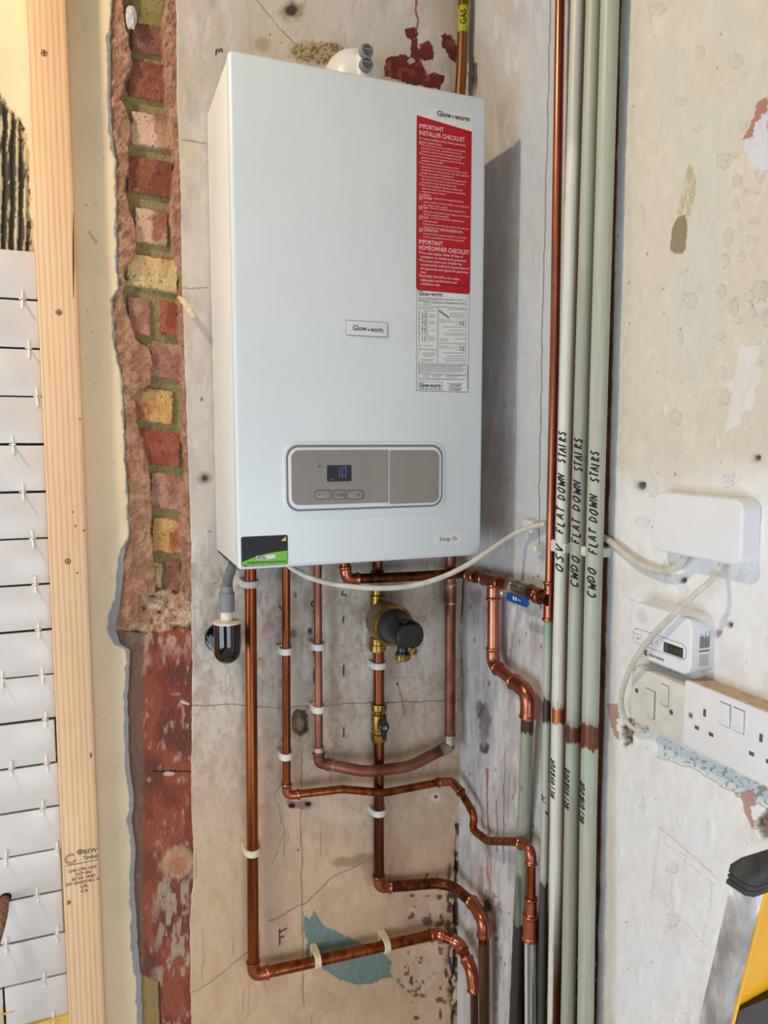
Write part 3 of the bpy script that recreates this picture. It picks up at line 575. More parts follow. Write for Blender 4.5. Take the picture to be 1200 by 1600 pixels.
def sub(path, i0, i1, ext0, ext1):
    """piece of the path between indices, extended by lengths"""
    q = [path[k] for k in range(i0, i1 + 1)]
    def walk(k, st, L):
        r = []; p = path[k]
        while L > 1e-6 and 0 <= k + st < len(path):
            d = (path[k + st] - p).length
            if d >= L: r.append(p.lerp(path[k + st], L / d)); return r
            if d > 1e-9: r.append(path[k + st])
            L -= d; k += st; p = path[k]
        return r
    return walk(i0, -1, ext0)[::-1] + q + walk(i1, 1, ext1)
def fit_tube(b, q, r, bead=True, seg=22):
    """fitting body with a rolled bead at either mouth"""
    L = [0]
    for i in range(1, len(q)): L.append(L[-1] + (q[i] - q[i - 1]).length)
    T = L[-1]
    def at(s):
        s = min(max(s, 0), T)
        for i in range(1, len(q)):
            if s <= L[i]: return q[i - 1].lerp(q[i], (s - L[i - 1]) / max(L[i] - L[i - 1], 1e-9))
        return q[-1]
    pts, rad = [], []
    pr = [(0, r - .0016), (0, r + .0008), (.0012, r + .0019), (.0028, r + .0019), (.004, r + .0008), (.0052, r)] if bead else [(0, r - .0016), (.0005, r)]
    for d, k in pr: pts.append(at(d) if d else q[0]); rad.append(k)
    n = max(4, int(T / .003))
    for i in range(1, n): pts.append(at(.006 + (T - .012) * i / n)); rad.append(r)
    for d, k in pr[::-1]: pts.append(at(T - d)); rad.append(k)
    P2, R2 = [pts[0]], [rad[0]]
    for p, k in zip(pts[1:], rad[1:]):
        if (p - P2[-1]).length < 1e-6: p = p + (pts[-1] - pts[0]).normalized() * 1e-5 if False else p
        P2.append(p); R2.append(k)
    # nudge coincident points so that tangents exist
    for i in range(1, len(P2)):
        if (P2[i] - P2[i - 1]).length < 1e-7: P2[i] = P2[i] + (q[min(2, len(q) - 1)] - q[0]).normalized() * (1e-5 if i < 5 else 0) + (q[-1] - q[-2]).normalized() * (1e-5 if i >= 5 else 0)
    b.tube(P2, R2, seg)
def pipe(name, nodes, r, m, label, elbows=(), em=None, ebead=True, ext=.012, cat='pipe', group=None, grow=.0012):
    path, rng = fillet(nodes); zmin = min(path, key=lambda p: p.z)
    root = empty(name, zmin, label, cat, group); parts = []
    parts.append(MB().tube(path, r, 24).build('pipe_tube', m))
    for i in elbows:
        b = MB(); a, c = rng[i]; fit_tube(b, sub(path, a, c, ext, ext), r + grow, ebead); parts.append(b.build('elbow_fitting', em or m))
    adopt(root, parts); return root, path, rng
def add_fit(root, pts, r, m, name='coupling', bead=True):
    q = [Vector(pts[0]).lerp(Vector(pts[1]), k / 8) for k in range(9)]; b = MB(); fit_tube(b, q, r, bead); o = b.build(name, m); adopt(root, [o]); return o
S = .028
# A: leftmost 22 mm pipe
A = [(B(391, 850, S), 0), (B(396, 1524, S), .017), (B(690, 1457, S), .014), (R(722, 1478, S), .012), (R(740, 1522, S), .014), (R(741, 1640, S), 0)]
a = [A[0], A[1], (B(684, 1459, S), .012), (R(718, 1474, .03), .012), (R(737, 1516, .03), .016), (R(741, 1553, .03), .01), (R(742, 1700, .03), 0)]
pA, pathA, rA = pipe('copper_pipe', a[:5] + [(R(741, 1551, .03), 0)], .0105, M['copper_streak'], 'leftmost orange copper pipe, turning right near the bottom and sloping past the teal patch', (1, 2, 3), M['copper_bright'])
q = sub(pathA, rA[4][0], rA[4][1], .016, .03); b = MB(); fit_tube(b, q, .0125); adopt(pA, [b.build('elbow_fitting', M['copper_bright'])])
# B: 15 mm, second from left
bN = [(B(447, 850, S), 0), (B(448, 1243, S), .012), (B(535, 1233, .036), .05), (B(600, 1239, .040), .09), (B(688, 1222, S), .008), (B(706, 1221, .03), .008), (R(719, 1236, .026), .006), (R(742, 1274, .026), .02), (R(738, 1296, .026), .02), (R(762, 1314, .026), .03), (R(806, 1315, .032), .01), (R(830, 1324, .032), .016), (R(830, 1402, .032), 0)]
pB, pathB, rB = pipe('copper_pipe', bN, .0075, M['copper_streak'], 'thin copper pipe second from left, snaking right and down the side wall', (1,), M['copper_bright'])
b = MB(); fit_tube(b, sub(pathB, rB[4][0], rB[6][1], .006, .004), .0088); adopt(pB, [b.build('elbow_fitting', M['copper_bright'])])
b = MB(); fit_tube(b, sub(pathB, rB[11][0], rB[11][1], .012, .008), .0088); adopt(pB, [b.build('elbow_fitting', M['copper_bright'])])
add_fit(pB, [R(830, 1402, .032), R(829.6, 1432, .032)], .0095, M['copper_bright'], 'reducer'); add_fit(pB, [R(829.6, 1428, .032), R(829, 1468, .032)], .0128, M['copper_bright'], 'coupling')
# C: U-shaped run
cN = [(B(497, 850, S), 0), (B(499, 1186, S), .008), (B(512, 1194, S), .0)]
pC, pathC, rC = pipe('copper_pipe', [(B(496, 850, S), 0), (B(498.5, 1192, S), .010), (B(524, 1196, S), 0)], .0075, M['copper_dull'], 'dull pinkish copper pipe bent in a wide U with grey soldered joints', ())
w2 = [(B(512, 1194, S + .004), 0), (B(570, 1206, .044), .14), (B(640, 1198, .043), .14), (B(703, 1165, S), .010), (B(704, 850, S), 0)]
path2, r2 = fillet(w2); parts = [MB().tube(path2, .0108, 24).build('pipe_tube', M['copper_dull'])]
b = MB(); fit_tube(b, sub(path2, r2[3][0], r2[3][1], .014, .014), .0122, False); parts.append(b.build('elbow_fitting', M['copper_dull']))
for q_ in (sub(path2, r2[3][0], r2[3][0] + 1, .016, -.0) , sub(path2, r2[3][1] - 1, r2[3][1], 0, .016)):
    b = MB(); fit_tube(b, q_, .0126, False); parts.append(b.build('solder_ring', M['solder']))
b = MB(); fit_tube(b, sub(pathC, rC[1][0], rC[1][1], .014, .012), .0105, True); parts.append(b.build('elbow_fitting', M['copper_dull']))
for (p0, p1, r0) in ((B(498.4, 1167, S), B(498.5, 1174, S), .0108), (B(516, 1195, S + .004), B(523, 1196, S + .004), .0122), (B(703.6, 910, S), B(703.6, 944, S), .0122), (B(702.6, 912, S), B(703.6, 915, S), .0128), (B(703.6, 940, S), B(703.6, 943, S), .0128)):
    b = MB(); b.tube([p0, p0.lerp(p1, .5), p1], r0, 22); parts.append(b.build('solder_ring', M['solder'] if abs(p0.z - p1.z) < .03 else M['copper_dull']))
adopt(pC, parts)
SD = .019
# D: middle 22 mm pipe with filter and valve
dN = [(B(592, 1008, SD), 0), (B(592, 1386, SD), .016), (B(634, 1384, SD), .03), (B(700, 1378, S), .10), (R(740, 1412, .03), .02), (R(756, 1440, .03), .02), (R(756, 1474, .03), 0)]
pD, pathD, rD = pipe('copper_pipe', dN, .0105, M['copper_dark'], 'dark copper pipe below the filter, curving right over the corner', (1,), M['copper_bright'])
b = MB(); fit_tube(b, sub(pathD, rD[4][0], rD[5][1], .004, .014), .0122); adopt(pD, [b.build('elbow_fitting', M['copper_bright'])])
b = MB(); b.tube([B(590, 850, SD), B(590, 900, SD)], .010, 22); b.tube([B(589.5, 892, SD), B(589.5, 896, SD)], .0135, 22); o = b.build('copper_pipe', M['copper_dark']); tag(o, 'short dark copper pipe between boiler and brass filter', 'pipe')
# E: supply from boiler to tee and lever valve
eN = [(B(537, 850, .055), 0), (B(541, 905, .055), .014), (B(640, 901, .05), .3), (R(722, 896, .028), .006), (R(800, 916, .028), .3), (R(857, 938, .028), 0)]
pE, pathE, rE = pipe('copper_pipe', eN, .0095, M['copper_dark'], 'copper pipe running right under the boiler to the blue lever valve', (1,), M['copper_bright'])
add_fit(pE, [R(733, 899, .028), R(744, 901, .028)], .0108, M['copper_bright'], 'coupling'); add_fit(pE, [R(756, 904, .028), R(783, 911, .028)], .0112, M['copper_bright'], 'tee_fitting')
add_fit(pE, [R(838, 930, .028), R(846, 933, .028)], .0112, M['copper_bright'], 'coupling')
v0, v1 = R(797, 914.5, .028), R(829, 925, .028); ax = (v1 - v0).normalized(); Lv = (v1 - v0).length
vr = empty('lever_valve', v0, 'nickel ball valve with a flat blue lever on the side wall', 'valve')
b = MB(); b.lathe(v0, ax, [(0, .010), (0, .0135), (Lv * .2, .0135), (Lv * .22, .0115), (Lv * .3, .0125), (Lv * .5, .0150), (Lv * .7, .0125), (Lv * .78, .0115), (Lv * .8, .0135), (Lv, .0135), (Lv, .010)], 6 * 4)
p1 = b.build('valve_body', M['nickel']); b = MB(); st = R(796, 927, .042); b.lathe(R(796, 925, .03), -X_, [(0, .007), (.018, .007), (.020, .0045), (.022, .0045)], 18); p2 = b.build('spindle_nut', M['nickel'])
c0, c1 = R(795, 932, .052), R(824, 942, .052); Uv = (c1 - c0).normalized(); Vv = Uv.cross(X_).normalized()
if Vv.z < 0: Vv = -Vv
lev = slab('blue_lever', (c0 + c1) / 2, Uv, Vv, -X_, (c1 - c0).length + .01, .0145, .007, .0025, M['blue_lever'], None, .0008)
b = MB()
for dx in (-.011, -.004): b.box((c0 + c1) / 2 + Uv * dx + Vv * -.002 + X_ * -.0026, (c0 + c1) / 2 + Uv * (dx + .004) + Vv * .004 + X_ * -.0028)
put_text(b, 'WRAS', (c0 + c1) / 2, Uv, Vv, -X_, .002, .014, -.001, .0035, 0, .0027); p4 = b.build('lever_print', M['label'], smooth=False)
adopt(vr, [p1, p2, lev, p4]); p4.parent = lev
hN = [(R(770, 908, .028), 0), (R(770, 1044, .028), .018), (R(805, 1072, .028), .008)]
pH, pathH, rH = pipe('copper_pipe', [(R(771, 910, .028), 0), (R(770, 1038, .028), .02), (R(804, 1066, .028), .02), (R(826, 1082, .028), .024), (R(825, 1124, .028), 0)], .0105, M['copper_bright'], 'copper pipe dropping from the tee and bending to the greenish painted pipe', (), None)
b = MB(); fit_tube(b, sub(pathH, rH[1][0], rH[1][1], .014, .003), .0117); adopt(pH, [b.build('elbow_fitting', M['copper_bright'])])
add_fit(pH, [R(771, 912, .028), R(770.6, 937, .028)], .0117, M['copper_bright'], 'tee_branch')
b = MB(); fit_tube(b, sub(pathH, rH[2][1], rH[3][1], .004, .022), .0135); adopt(pH, [b.build('elbow_fitting', M['copper_bright'])])
# F: copper riser with tee
_t = R(876, -60, .022); fN = [(Vector((_t.x, _t.y, 2.69)), 0), (_t, .3), (R(867, 533, .022), 1), (R(857.5, 968, .022), 0)]
pF, pathF, rF = pipe('copper_pipe', fN, .0072, M['copper_bright'], 'bright copper riser along the side wall beside the painted pipes', ())
add_fit(pF, [R(858.8, 908, .022), R(857.4, 970, .022)], .0088, M['copper_bright'], 'tee_fitting')
# gas pipe above boiler
_t = B(726, -80, .03); gN = [(Vector((_t.x, _t.y, 2.69)), 0), (_t, .3), (B(724, 20, .03), 1), (B(721, 110, .03), .3), (B(717, 170, .03), 0)]
pG, pathG, _ = pipe('gas_pipe', gN, .0098, M['copper_old'], 'tarnished copper gas pipe above the boiler with yellow tape', ())
pG.children[0].data.materials[0] = M['bronze']
tp0, tp1 = B(724.2, 12, .03), B(722.7, 53, .03); b = MB(); b.tube([tp0.lerp(tp1, k / 6) for k in range(7)], .0102, 24, False); tape = b.build('identification_tape', M['tape_yellow'])
def gc(z): t = (z - tp1.z) / (tp0.z - tp1.z); return tp1.lerp(tp0, t)
b = MB(); v, f = text_geo('GAS', .02); fn = on_tube(gc, .0102, 0); L = v[:, 0].max()
bmx = bmesh.new(); vs = [bmx.verts.new((p[0], p[1], 0)) for p in v]; [bmx.faces.new([vs[i] for i in q]) for q in f if len(set(q)) == len(q)]
for yv in np.linspace(.05, .7, 9): bmesh.ops.bisect_plane(bmx, geom=bmx.verts[:] + bmx.edges[:] + bmx.faces[:], plane_co=(0, yv, 0), plane_no=(0, 1, 0))
bmx.verts.index_update()
zz0, zz1 = tp1.z + .012, tp0.z - .008
b.v = [fn(zz0 + (p.co.x / L) * (zz1 - zz0), (p.co.y - .36) * .016) for p in bmx.verts]; b.f = [tuple(v.index for v in q.verts) for q in bmx.faces]; bmx.free()
# black arrow heads at both ends of the tape
for za, zb_, sgn in ((tp1.z + .001, tp1.z + .008, 1), (tp0.z - .001, tp0.z - .007, -1)):
    n = len(b.v); b.v += [fn(za, .009), fn(za, .003), fn(zb_, .009)] + [fn(za, -.009), fn(zb_, -.009), fn(za, -.003)]; b.f += [(n, n + 1, n + 2), (n + 3, n + 4, n + 5)]
tt = b.build('tape_lettering', M['ink'], smooth=False); adopt(pG, [tape, tt]); tt.parent = tape

# painted pipes: colour by height with ragged bare bands
M['painted_pipe'] = attr_mat('painted_pipe', .42, 90, .12, .0006, metal=True, spec=.5, fine=.05, fscale=80, stretch=(1, 1, .15))
def painted(name, nodes, r, base, var, label, bands=(), group=None, tone=None, seed=1, streak=None, brown_side=None, parent_name=None):
    P0 = [Vector(p) for p in nodes]; P0.sort(key=lambda p: -p.z); zt, zb_ = P0[0].z, P0[-1].z
    zr_ = np.arange(zt, zb_, -.0016); seg = 36; xs = np.interp(-zr_, [-p.z for p in P0], [p.x for p in P0]); yy = np.interp(-zr_, [-p.z for p in P0], [p.y for p in P0])
    th = np.linspace(0, 2 * math.pi, seg + 1); Pp = np.zeros((len(zr_), seg + 1, 3))
    Pp[..., 0] = xs[:, None] + r * np.cos(th); Pp[..., 1] = yy[:, None] + r * np.sin(th); Pp[..., 2] = zr_[:, None]
    _, V = to_px(xs, yy, zr_); V = np.repeat(V[:, None], seg + 1, 1); A_ = np.cos(th)[None] * 3 + seed * 10 + 0 * V; B_ = np.sin(th)[None] * 3 + 0 * V
    nz = fbm(A_ + V * .01, B_ + V * .05, seed, 4); n2 = fbm(A_ * 3, B_ * 3 + V * .012, seed + 7, 4)
    c = np.zeros(Pp.shape); c[:] = lin(base); put(c, sst(.35, .7, n2), var, .8); al = np.zeros(V.shape)
    if tone: 
        for (y0, y1, cc, k) in tone: put(c, sst(y0 - 25, y0 + 25, V + 30 * (nz - .5)) * (1 - sst(y1 - 25, y1 + 25, V + 30 * (nz - .5))), cc, k)
    for (y0, y1, cc, mt) in bands:
        m = sst(-1.2, 1.2, V + 16 * (nz - .5) - y0) * (1 - sst(-1.2, 1.2, V + 16 * (nz - .5) - y1)); put(c, m, cc); al = np.maximum(al, m * mt)
        put(c, np.clip(sst(-14, -2, V + 16 * (nz - .5) - y0) - sst(-1, 1, V + 16 * (nz - .5) - y0), 0, 1) * sst(.45, .55, n2), (128, 134, 138), .7)
    if streak:
        m = sst(streak - 6, streak + 6, V + 10 * (nz - .5)) * sst(.42, .56, fbm(A_ * 5, B_ * 5 + V * .003, seed + 3, 3)); put(c, m, (58, 54, 50), .8)
    if brown_side:
        ca = -yy[:, None] * 0 + th[None]; side_ = np.cos(ca - brown_side[0]); m = sst(brown_side[2] - 90, brown_side[2] + 120, V) * sst(brown_side[1], brown_side[1] + .12, side_ + .25 * (nz - .5)); put(c, m, (96, 50, 30)); al = np.maximum(al, m * .3)
    o = grid_mesh(name, Pp, c, M['painted_pipe'], alpha=al); 
    if label: tag(o, label, 'pipe', group)
    return o
BR = (104, 62, 40); DK = (66, 50, 38)
def line_at(*pts):
    P0 = sorted([Vector(p) for p in pts], key=lambda p: p.z)
    return lambda z: Vector((np.interp(z, [p.z for p in P0], [p.x for p in P0]), np.interp(z, [p.z for p in P0], [p.y for p in P0]), z))
def zpx(py, f):   # height on a pipe whose photo row is py
    lo, hi = .3, 2.5
    for _ in range(40):
        m = (lo + hi) / 2; c = f(m); v = to_px(c.x, c.y, m)[1]
        if v > py: lo = m
        else: hi = m
    return (lo + hi) / 2
specs = [('G1', [(905, -60), (886, 570), (875, 960), (870, 1280), (864, 1660)], .0100, (214, 216, 202), (222, 222, 214), [(1105, 1130, (190, 112, 64), .8)], 'whitest painted pipe, next right of the copper riser, bare at one ring'),
         ('G2', [(930, -60), (911, 560), (899.5, 960), (893, 1280), (886, 1660)], .0108, (160, 164, 148), (174, 178, 162), [(1133, 1158, BR, .4)], 'middle greenish painted pipe of the three wide ones'),
         ('G3', [(955, -60), (937, 560), (926, 960), (919, 1280), (914, 1660)], .0122, (168, 172, 156), (186, 188, 174), [(1131, 1168, (110, 66, 44), .4)], 'rightmost and widest painted pipe, beside the open cream wall')]
FN = {}
for i, (k, pp, r, ba, va, bands, lab) in enumerate(specs):
    st = .026; pts = [R(x, y, st) for x, y in pp]; pts.append(Vector((pts[-1].x, pts[-1].y, .02))); pts.insert(0, Vector((pts[0].x, pts[0].y, 2.69)))
    o = painted('painted_pipe', pts, r, ba, va, lab, bands, 'painted risers in the corner', seed=i + 3, tone=[(-100, 420, (176, 180, 162), .7), (930, 1110, (188, 200, 186), .5), (1160, 1230, (168, 190, 170), .6)] if k != 'G1' else [(-100, 230, (184, 190, 172), .8), (1130, 1400, (228, 228, 222), .7)],
                brown_side=(math.radians(-66), .28, 1430) if k == 'G1' else None)
    fn = on_tube(line_at(*pts), r, {'G1': .0045, 'G2': .0035, 'G3': .003}[k]); FN[k] = fn; cf = line_at(*pts)
    words = {'G1': [('OSV', 890, 846), ('FLAT', 830, 788), ('DOWN', 780, 736), ('STAIRS', 722, 672)], 'G2': [('CWDO', 914, 864), ('FLAT', 846, 806), ('DOWN', 796, 746), ('STAIRS', 736, 682)], 'G3': [('CWDO', 930, 882), ('FLAT', 862, 822), ('DOWN', 814, 768), ('STAIRS', 752, 702)]}[k]
    b = MB()
    for s, ya, yb_ in words: hand(b, s, fn, zpx(ya, cf), zpx(yb_, cf), .0112, .0012)
    hw = b.build('handwriting', M['ink']); hw.parent = o; b = MB()
    fn2 = on_tube(line_at(*pts), r, r * .85)
    ya, yb_ = {'G1': (1243, 1182), 'G2': (1260, 1196), 'G3': (1282, 1216)}[k]; hand(b, 'NEIGHBOUR', fn2, zpx(ya, cf), zpx(yb_, cf), .0090, .0009)
    hw = b.build('handwriting', M['ink']); hw.parent = o
# thin painted pipe below the copper tee, wide painted pipe below the big elbow, others
pts = [R(857.3, 966, .022), R(854.5, 1100, .022), R(852, 1280, .022), R(848.5, 1440, .022), R(846, 1660, .022)]; pts.append(Vector((pts[-1].x, pts[-1].y, .02)))
o = painted('painted_pipe', pts, .0068, (172, 182, 166), (192, 198, 186), 'thin greenish pipe below the copper tee, with one dark band', [(1093, 1128, DK, .2), (1378, 1700, (70, 70, 66), 0)], tone=[(900, 1000, (130, 172, 160), .8)], seed=8, streak=1378)
cf = line_at(*pts); b = MB(); hand(b, 'M', on_tube(cf, .0068, .004), zpx(1250, cf), zpx(1238, cf), .008, .0006); hand(b, 'I', on_tube(cf, .0068, -.002), zpx(1270, cf), zpx(1256, cf), .004, .0012); hw = b.build('handwriting', M['ink']); hw.parent = o
pts = [R(824.5, 1120, .028), R(822, 1180, .024), R(816, 1353, .0125), R(809, 1520, .0125), R(806, 1660, .0125)]; pts.append(Vector((pts[-1].x, pts[-1].y, .02)))
o = painted('painted_pipe', pts, .0108, (148, 156, 138), (172, 176, 158), 'greenish pipe going down from the big copper elbow', [(1115, 1142, (72, 58, 40), .3), (1440, 1700, (44, 38, 34), 0)], seed=12, streak=1365)
cf = line_at(*pts); b = MB(); hand(b, 'U', on_tube(cf, .0108, .007), zpx(1231, cf), zpx(1220, cf), .006, .0005); hand(b, 'F', on_tube(cf, .0108, .004), zpx(1304, cf), zpx(1294, cf), .006, .0004); hw = b.build('handwriting', M['ink_soft']); hw.parent = o
pts = [R(829, 1466, .032), R(829.5, 1660, .032)]; pts.append(Vector((pts[-1].x, pts[-1].y, .02)))
painted('painted_pipe', pts, .0106, (190, 196, 186), (204, 206, 198), 'pale streaky pipe below the copper coupling at the bottom', (), seed=15, streak=1400)
# old brown pipes in the corner
for (x0, y0, x1, st, r, lab) in ((741, 1549, 742, .03, .0078, 'thin dark copper pipe under the lowest elbow near the corner'), (756, 1472, 757, .03, .0104, 'old brown copper pipe below the curved elbow in the corner')):
    p0 = R(x0, y0, st); p1 = R(x1, 1660, st); b = MB(); b.tube([p0, p1, Vector((p1.x, p1.y, .02))], r, 22); tag(b.build('old_pipe', M['copper_old']), lab, 'pipe')
# marker crosses on fittings
def cross(px, py, fn_plane, s, off, sz, parent):
    c = fn_plane(px, py, s + off); d = (EYE - c).normalized(); a = d.cross(Z_).normalized(); u = a.cross(d); b = MB()
    for sg in (1, -1):
        p, q = (a + u * sg * 1.2) * sz, (a + u * sg * 1.2) * -sz; b.tube([c + p - d * .0008, c + d * .0003, c + q - d * .0008], .00055, 5)
    o = b.build('marker_cross', M['ink']); adopt(parent, [o])
cross(399, 1508, B, S, .0125, .003, pA); cross(428, 1521, B, S, .0125, .003, pA); cross(447, 1231, B, S, .009, .003, pB); cross(468, 1246, B, S, .009, .003, pB); cross(593, 1372, B, SD, .0125, .003, pD)
cross(805, 1318, R, .026, .009, .0025, pB); cross(829, 1347, R, .026, .009, .0025, pB); cross(828, 1414, R, .026, .010, .0028, pB); cross(825, 1444, R, .026, .0132, .0028, pB); cross(825, 1460, R, .026, .0132, .0025, pB); cross(752, 1465, R, .03, .0128, .003, pD); cross(853, 921, R, .022, .009, .0025, pF)

# pipe clips
def clip(x, y, horiz, r, m, label, where=B, s=S, tilt=0, cx=None):
    c = where(x, y, s); root = empty('pipe_clip', c, label, 'clip', 'white pipe clips on the back wall')
    N = -Y_ if where is B else -X_; T = (X_ if where is B else -Y_) if not horiz else Z_
    if horiz: T = (Z_ * math.cos(tilt) + X_ * math.sin(tilt)); 
    ax = T.cross(N).normalized(); hw = .0062
    b = MB(); prof = []
    n = 22
    for k in range(n + 1):       # C-shaped collar swept around the pipe
        pass
    ring = [(-hw, r + .0003), (-hw, r + .0032), (-hw + .001, r + .0042), (hw - .001, r + .0042), (hw, r + .0032), (hw, r + .0003), (-hw, r + .0003)]
    b.lathe(c, ax, ring, 28, False); p1 = b.build('collar', m)
    b = MB(); lo = c - N * (s - .0005); w_ = r + .0048; vv = []
    for (t_, n_) in ((-w_, 0), (w_, 0), (w_, s - r * .2), (w_ - .002, s - r * .2), (r + .0005, s - r * .75), (-r - .0005, s - r * .75), (-w_ + .002, s - r * .2), (-w_, s - r * .2)):
        for sg in (-1, 1): vv.append(lo + T * t_ + N * n_ + ax * hw * sg)
    n = 8; f = [(2 * i, 2 * i + 1, 2 * ((i + 1) % n) + 1, 2 * ((i + 1) % n)) for i in range(n)] + [tuple(2 * i for i in range(n))[::-1], tuple(2 * i + 1 for i in range(n))]
    b.add(vv, f); p2 = b.build('base', m, smooth=False); adopt(root, [p1, p2])
CL = [(391.5, 912, 0, .0105, 'clip', 'white clip holding the leftmost pipe just under the boiler'), (395, 1330, 0, .0105, 'clip_cream', 'cream clip low on the leftmost vertical pipe'),
      (447, 1017, 0, .0075, 'clip', 'upper white clip on the second pipe from left'), (447.5, 1181, 0, .0075, 'clip', 'lower white clip on the second pipe from left'),
      (498, 1010, 0, .0075, 'clip', 'upper white clip on the third pipe from left'), (498.5, 1108, 0, .0075, 'clip', 'lower white clip on the third pipe from left'),
      (592, 1039, 0, .0105, 'clip', 'white clip just below the brass filter'), (592, 1268, 0, .0105, 'clip', 'white clip on the middle pipe below the crossing pipes'),
      (495, 1500, 1, .0105, 'clip_cream', 'left cream clip on the sloping bottom pipe'), (603, 1477, 1, .0105, 'clip_cream', 'right cream clip on the sloping bottom pipe')]
for x, y, hz, r, m, lab in CL: clip(x, y, hz, r, M[m], lab, B, SD if x == 592 else S)
for (x, y, w_, h_, t, lab, st) in ((849, 856, .012, .011, .018, 'small white clip left of the copper riser', .0), (889, 851, .013, .018, .03, 'white clip between the whitest pipe and middle painted pipe', 0), (905, 855, .011, .015, .03, 'white clip between middle and widest painted pipes', 0), (944, 861, .03, .014, .03, 'chunky cream clip right of the widest painted pipe', 0)):
    c = R(x, y, 0) ; o = slab('pipe_clip', c, Y_, Z_, -X_, w_, h_, .002, t, M['old_plastic'], None, .0015); tag(o, lab, 'clip')
c = R(834, 822, 0); o = slab('cable_clip', c, Y_, Z_, -X_, .03, .022, .006, .014, M['clip'], None, .003); tag(o, 'white clip fixing the cable left of the copper riser', 'clip')

# ------------------------------------------------------------------ filter and valve on the middle pipe
fr = empty('boiler_filter', B(592, 1010, SD), 'brass pipe filter with protruding black cylinder under the boiler', 'filter')
cz = B(601, 966, .05); parts = []; Rg = B(615, 978, .088)
b = MB(); prof = []
for k in range(11):
    a = math.radians(-60 + 150 * k / 10); prof.append((-.010 + .036 * math.sin(a) + .02, .037 * math.cos(a) if a < 1.2 else .036))
cc = Vector((Rg.x, YW, Rg.z)); 
b.lathe(Vector((Rg.x, YW - .012, Rg.z)), -Y_, [(0, .012), (.004, .022), (.012, .031), (.026, .0365), (.045, .038), (.066, .0375), (.070, .0375)], 40); parts.append(b.build('filter_body', M['brass_dull']))
b = MB(); b.lathe(Vector((Rg.x, YW - .080, Rg.z)), -Y_, [(0, .0378), (0, .0388), (.006, .0392), (.009, .0385), (.009, .0325), (.002, .0320)], 44); parts.append(b.build('brass_ring', M['brass']))
b = MB(); b.lathe(Vector((Rg.x, YW - .082, Rg.z)), -Y_, [(0, .0318), (.006, .0315), (.006, .0300), (.010, .0296), (.030, .0283), (.046, .0272), (.066, .0266)], 40); parts.append(b.build('filter_cylinder', M['dark_grey_plastic']))
b = MB(); n0 = 40; base = Vector((Rg.x, YW - .145, Rg.z))
for (t, r, fl) in ((-.020, .0275, 1), (0, .0272, .86), (.018, .0265, .82), (.0215, .0250, .80), (.0225, .0225, .8)):
    for k in range(n0):
        a = 2 * math.pi * k / n0; x, z = r * math.cos(a), r * math.sin(a); z = max(min(z, r * fl), -r * fl); b.v.append(base + X_ * x + Z_ * z - Y_ * t)
for i in range(4):
    for k in range(n0): b.f.append((i * n0 + k, (i + 1) * n0 + k, (i + 1) * n0 + (k + 1) % n0, i * n0 + (k + 1) % n0))
b.f.append(tuple(4 * n0 + k for k in range(n0))); b.box(base + Vector((-.011, -.014, .020)), base + Vector((-.001, .010, .0268)), .002)
parts.append(b.build('end_cap', M['black_plastic']))
nx = B(590, 930, SD)
b = MB(); b.lathe(Vector((nx.x, nx.y, nx.z + .014)), -Z_, [(0, .011), (0, .0135), (.003, .0135), (.003, .0115), (.012, .0115), (.013, .0128), (.016, .0115), (.03, .0125)], 24); b.tube([Vector((nx.x, nx.y, nx.z)), Vector((nx.x, nx.y, nx.z - .06))], .0145, 24)
lo = B(590, 1016, SD); b.lathe(Vector((nx.x, lo.y, lo.z)), Z_, [(0, .011), (0, .0165), (.012, .0165), (.013, .0145), (.024, .0145)], 6 * 4); parts.append(b.build('pipe_connector', M['brass']))
dr_ = B(630, 1018, .150); b = MB(); b.lathe(Vector((dr_.x - .001, YW - .150, Rg.z - .020)), -Z_, [(0, .010), (.010, .010), (.012, .0125), (.015, .0125)], 24); parts.append(b.build('drain_neck', M['black_plastic']))
b = MB(); prof = [(.015, .010), (.015, .0132), (.024, .0132), (.026, .011), (.026, .004), (.028, .004)]
b.lathe(Vector((dr_.x - .001, YW - .150, Rg.z - .020)), -Z_, prof, 24)
for k in range(14):
    a = 2 * math.pi * k / 14; p = Vector((dr_.x - .001 + .0132 * math.cos(a), YW - .150 + .0132 * math.sin(a), Rg.z - .020)); b.tube([p - Z_ * .0155, p - Z_ * .024], .0013, 6)
parts.append(b.build('drain_cap', M['brass'])); b = MB(); kb = Vector((dr_.x + .012, YW - .162, Rg.z - .026)); b.lathe(kb, -Y_, [(0, .003), (.004, .006), (.009, .0066), (.010, .005), (.010, .003), (.007, .0026), (.007, .0005)], 20); parts.append(b.build('bleed_screw', M['brass']))
adopt(fr, parts)
v0, v1 = B(592, 1099, SD), B(592, 1157, SD); Lv = (v1 - v0).length; vr = empty('ball_valve', v1, 'brass ball valve with a small black butterfly handle', 'valve')
b = MB(); b.lathe(v0, (v1 - v0), [(0, .011), (0, .0152), (.004, .0158), (.012, .0158), (.014, .0125), (.020, .0118), (.022, .0145), (.030, .0152), (Lv - .024, .0152), (Lv - .022, .0125), (Lv - .016, .0125), (Lv - .014, .0158), (Lv - .003, .0158), (Lv, .0150), (Lv, .011)], 24); p1 = b.build('valve_body', M['brass'])
hc = B(600, 1136, SD + .030); b = MB(); b.lathe(Vector((hc.x, hc.y + .022, hc.z)), -Y_, [(0, .006), (.014, .006), (.014, .0102), (.024, .0102), (.026, .008), (.026, .004)], 24)
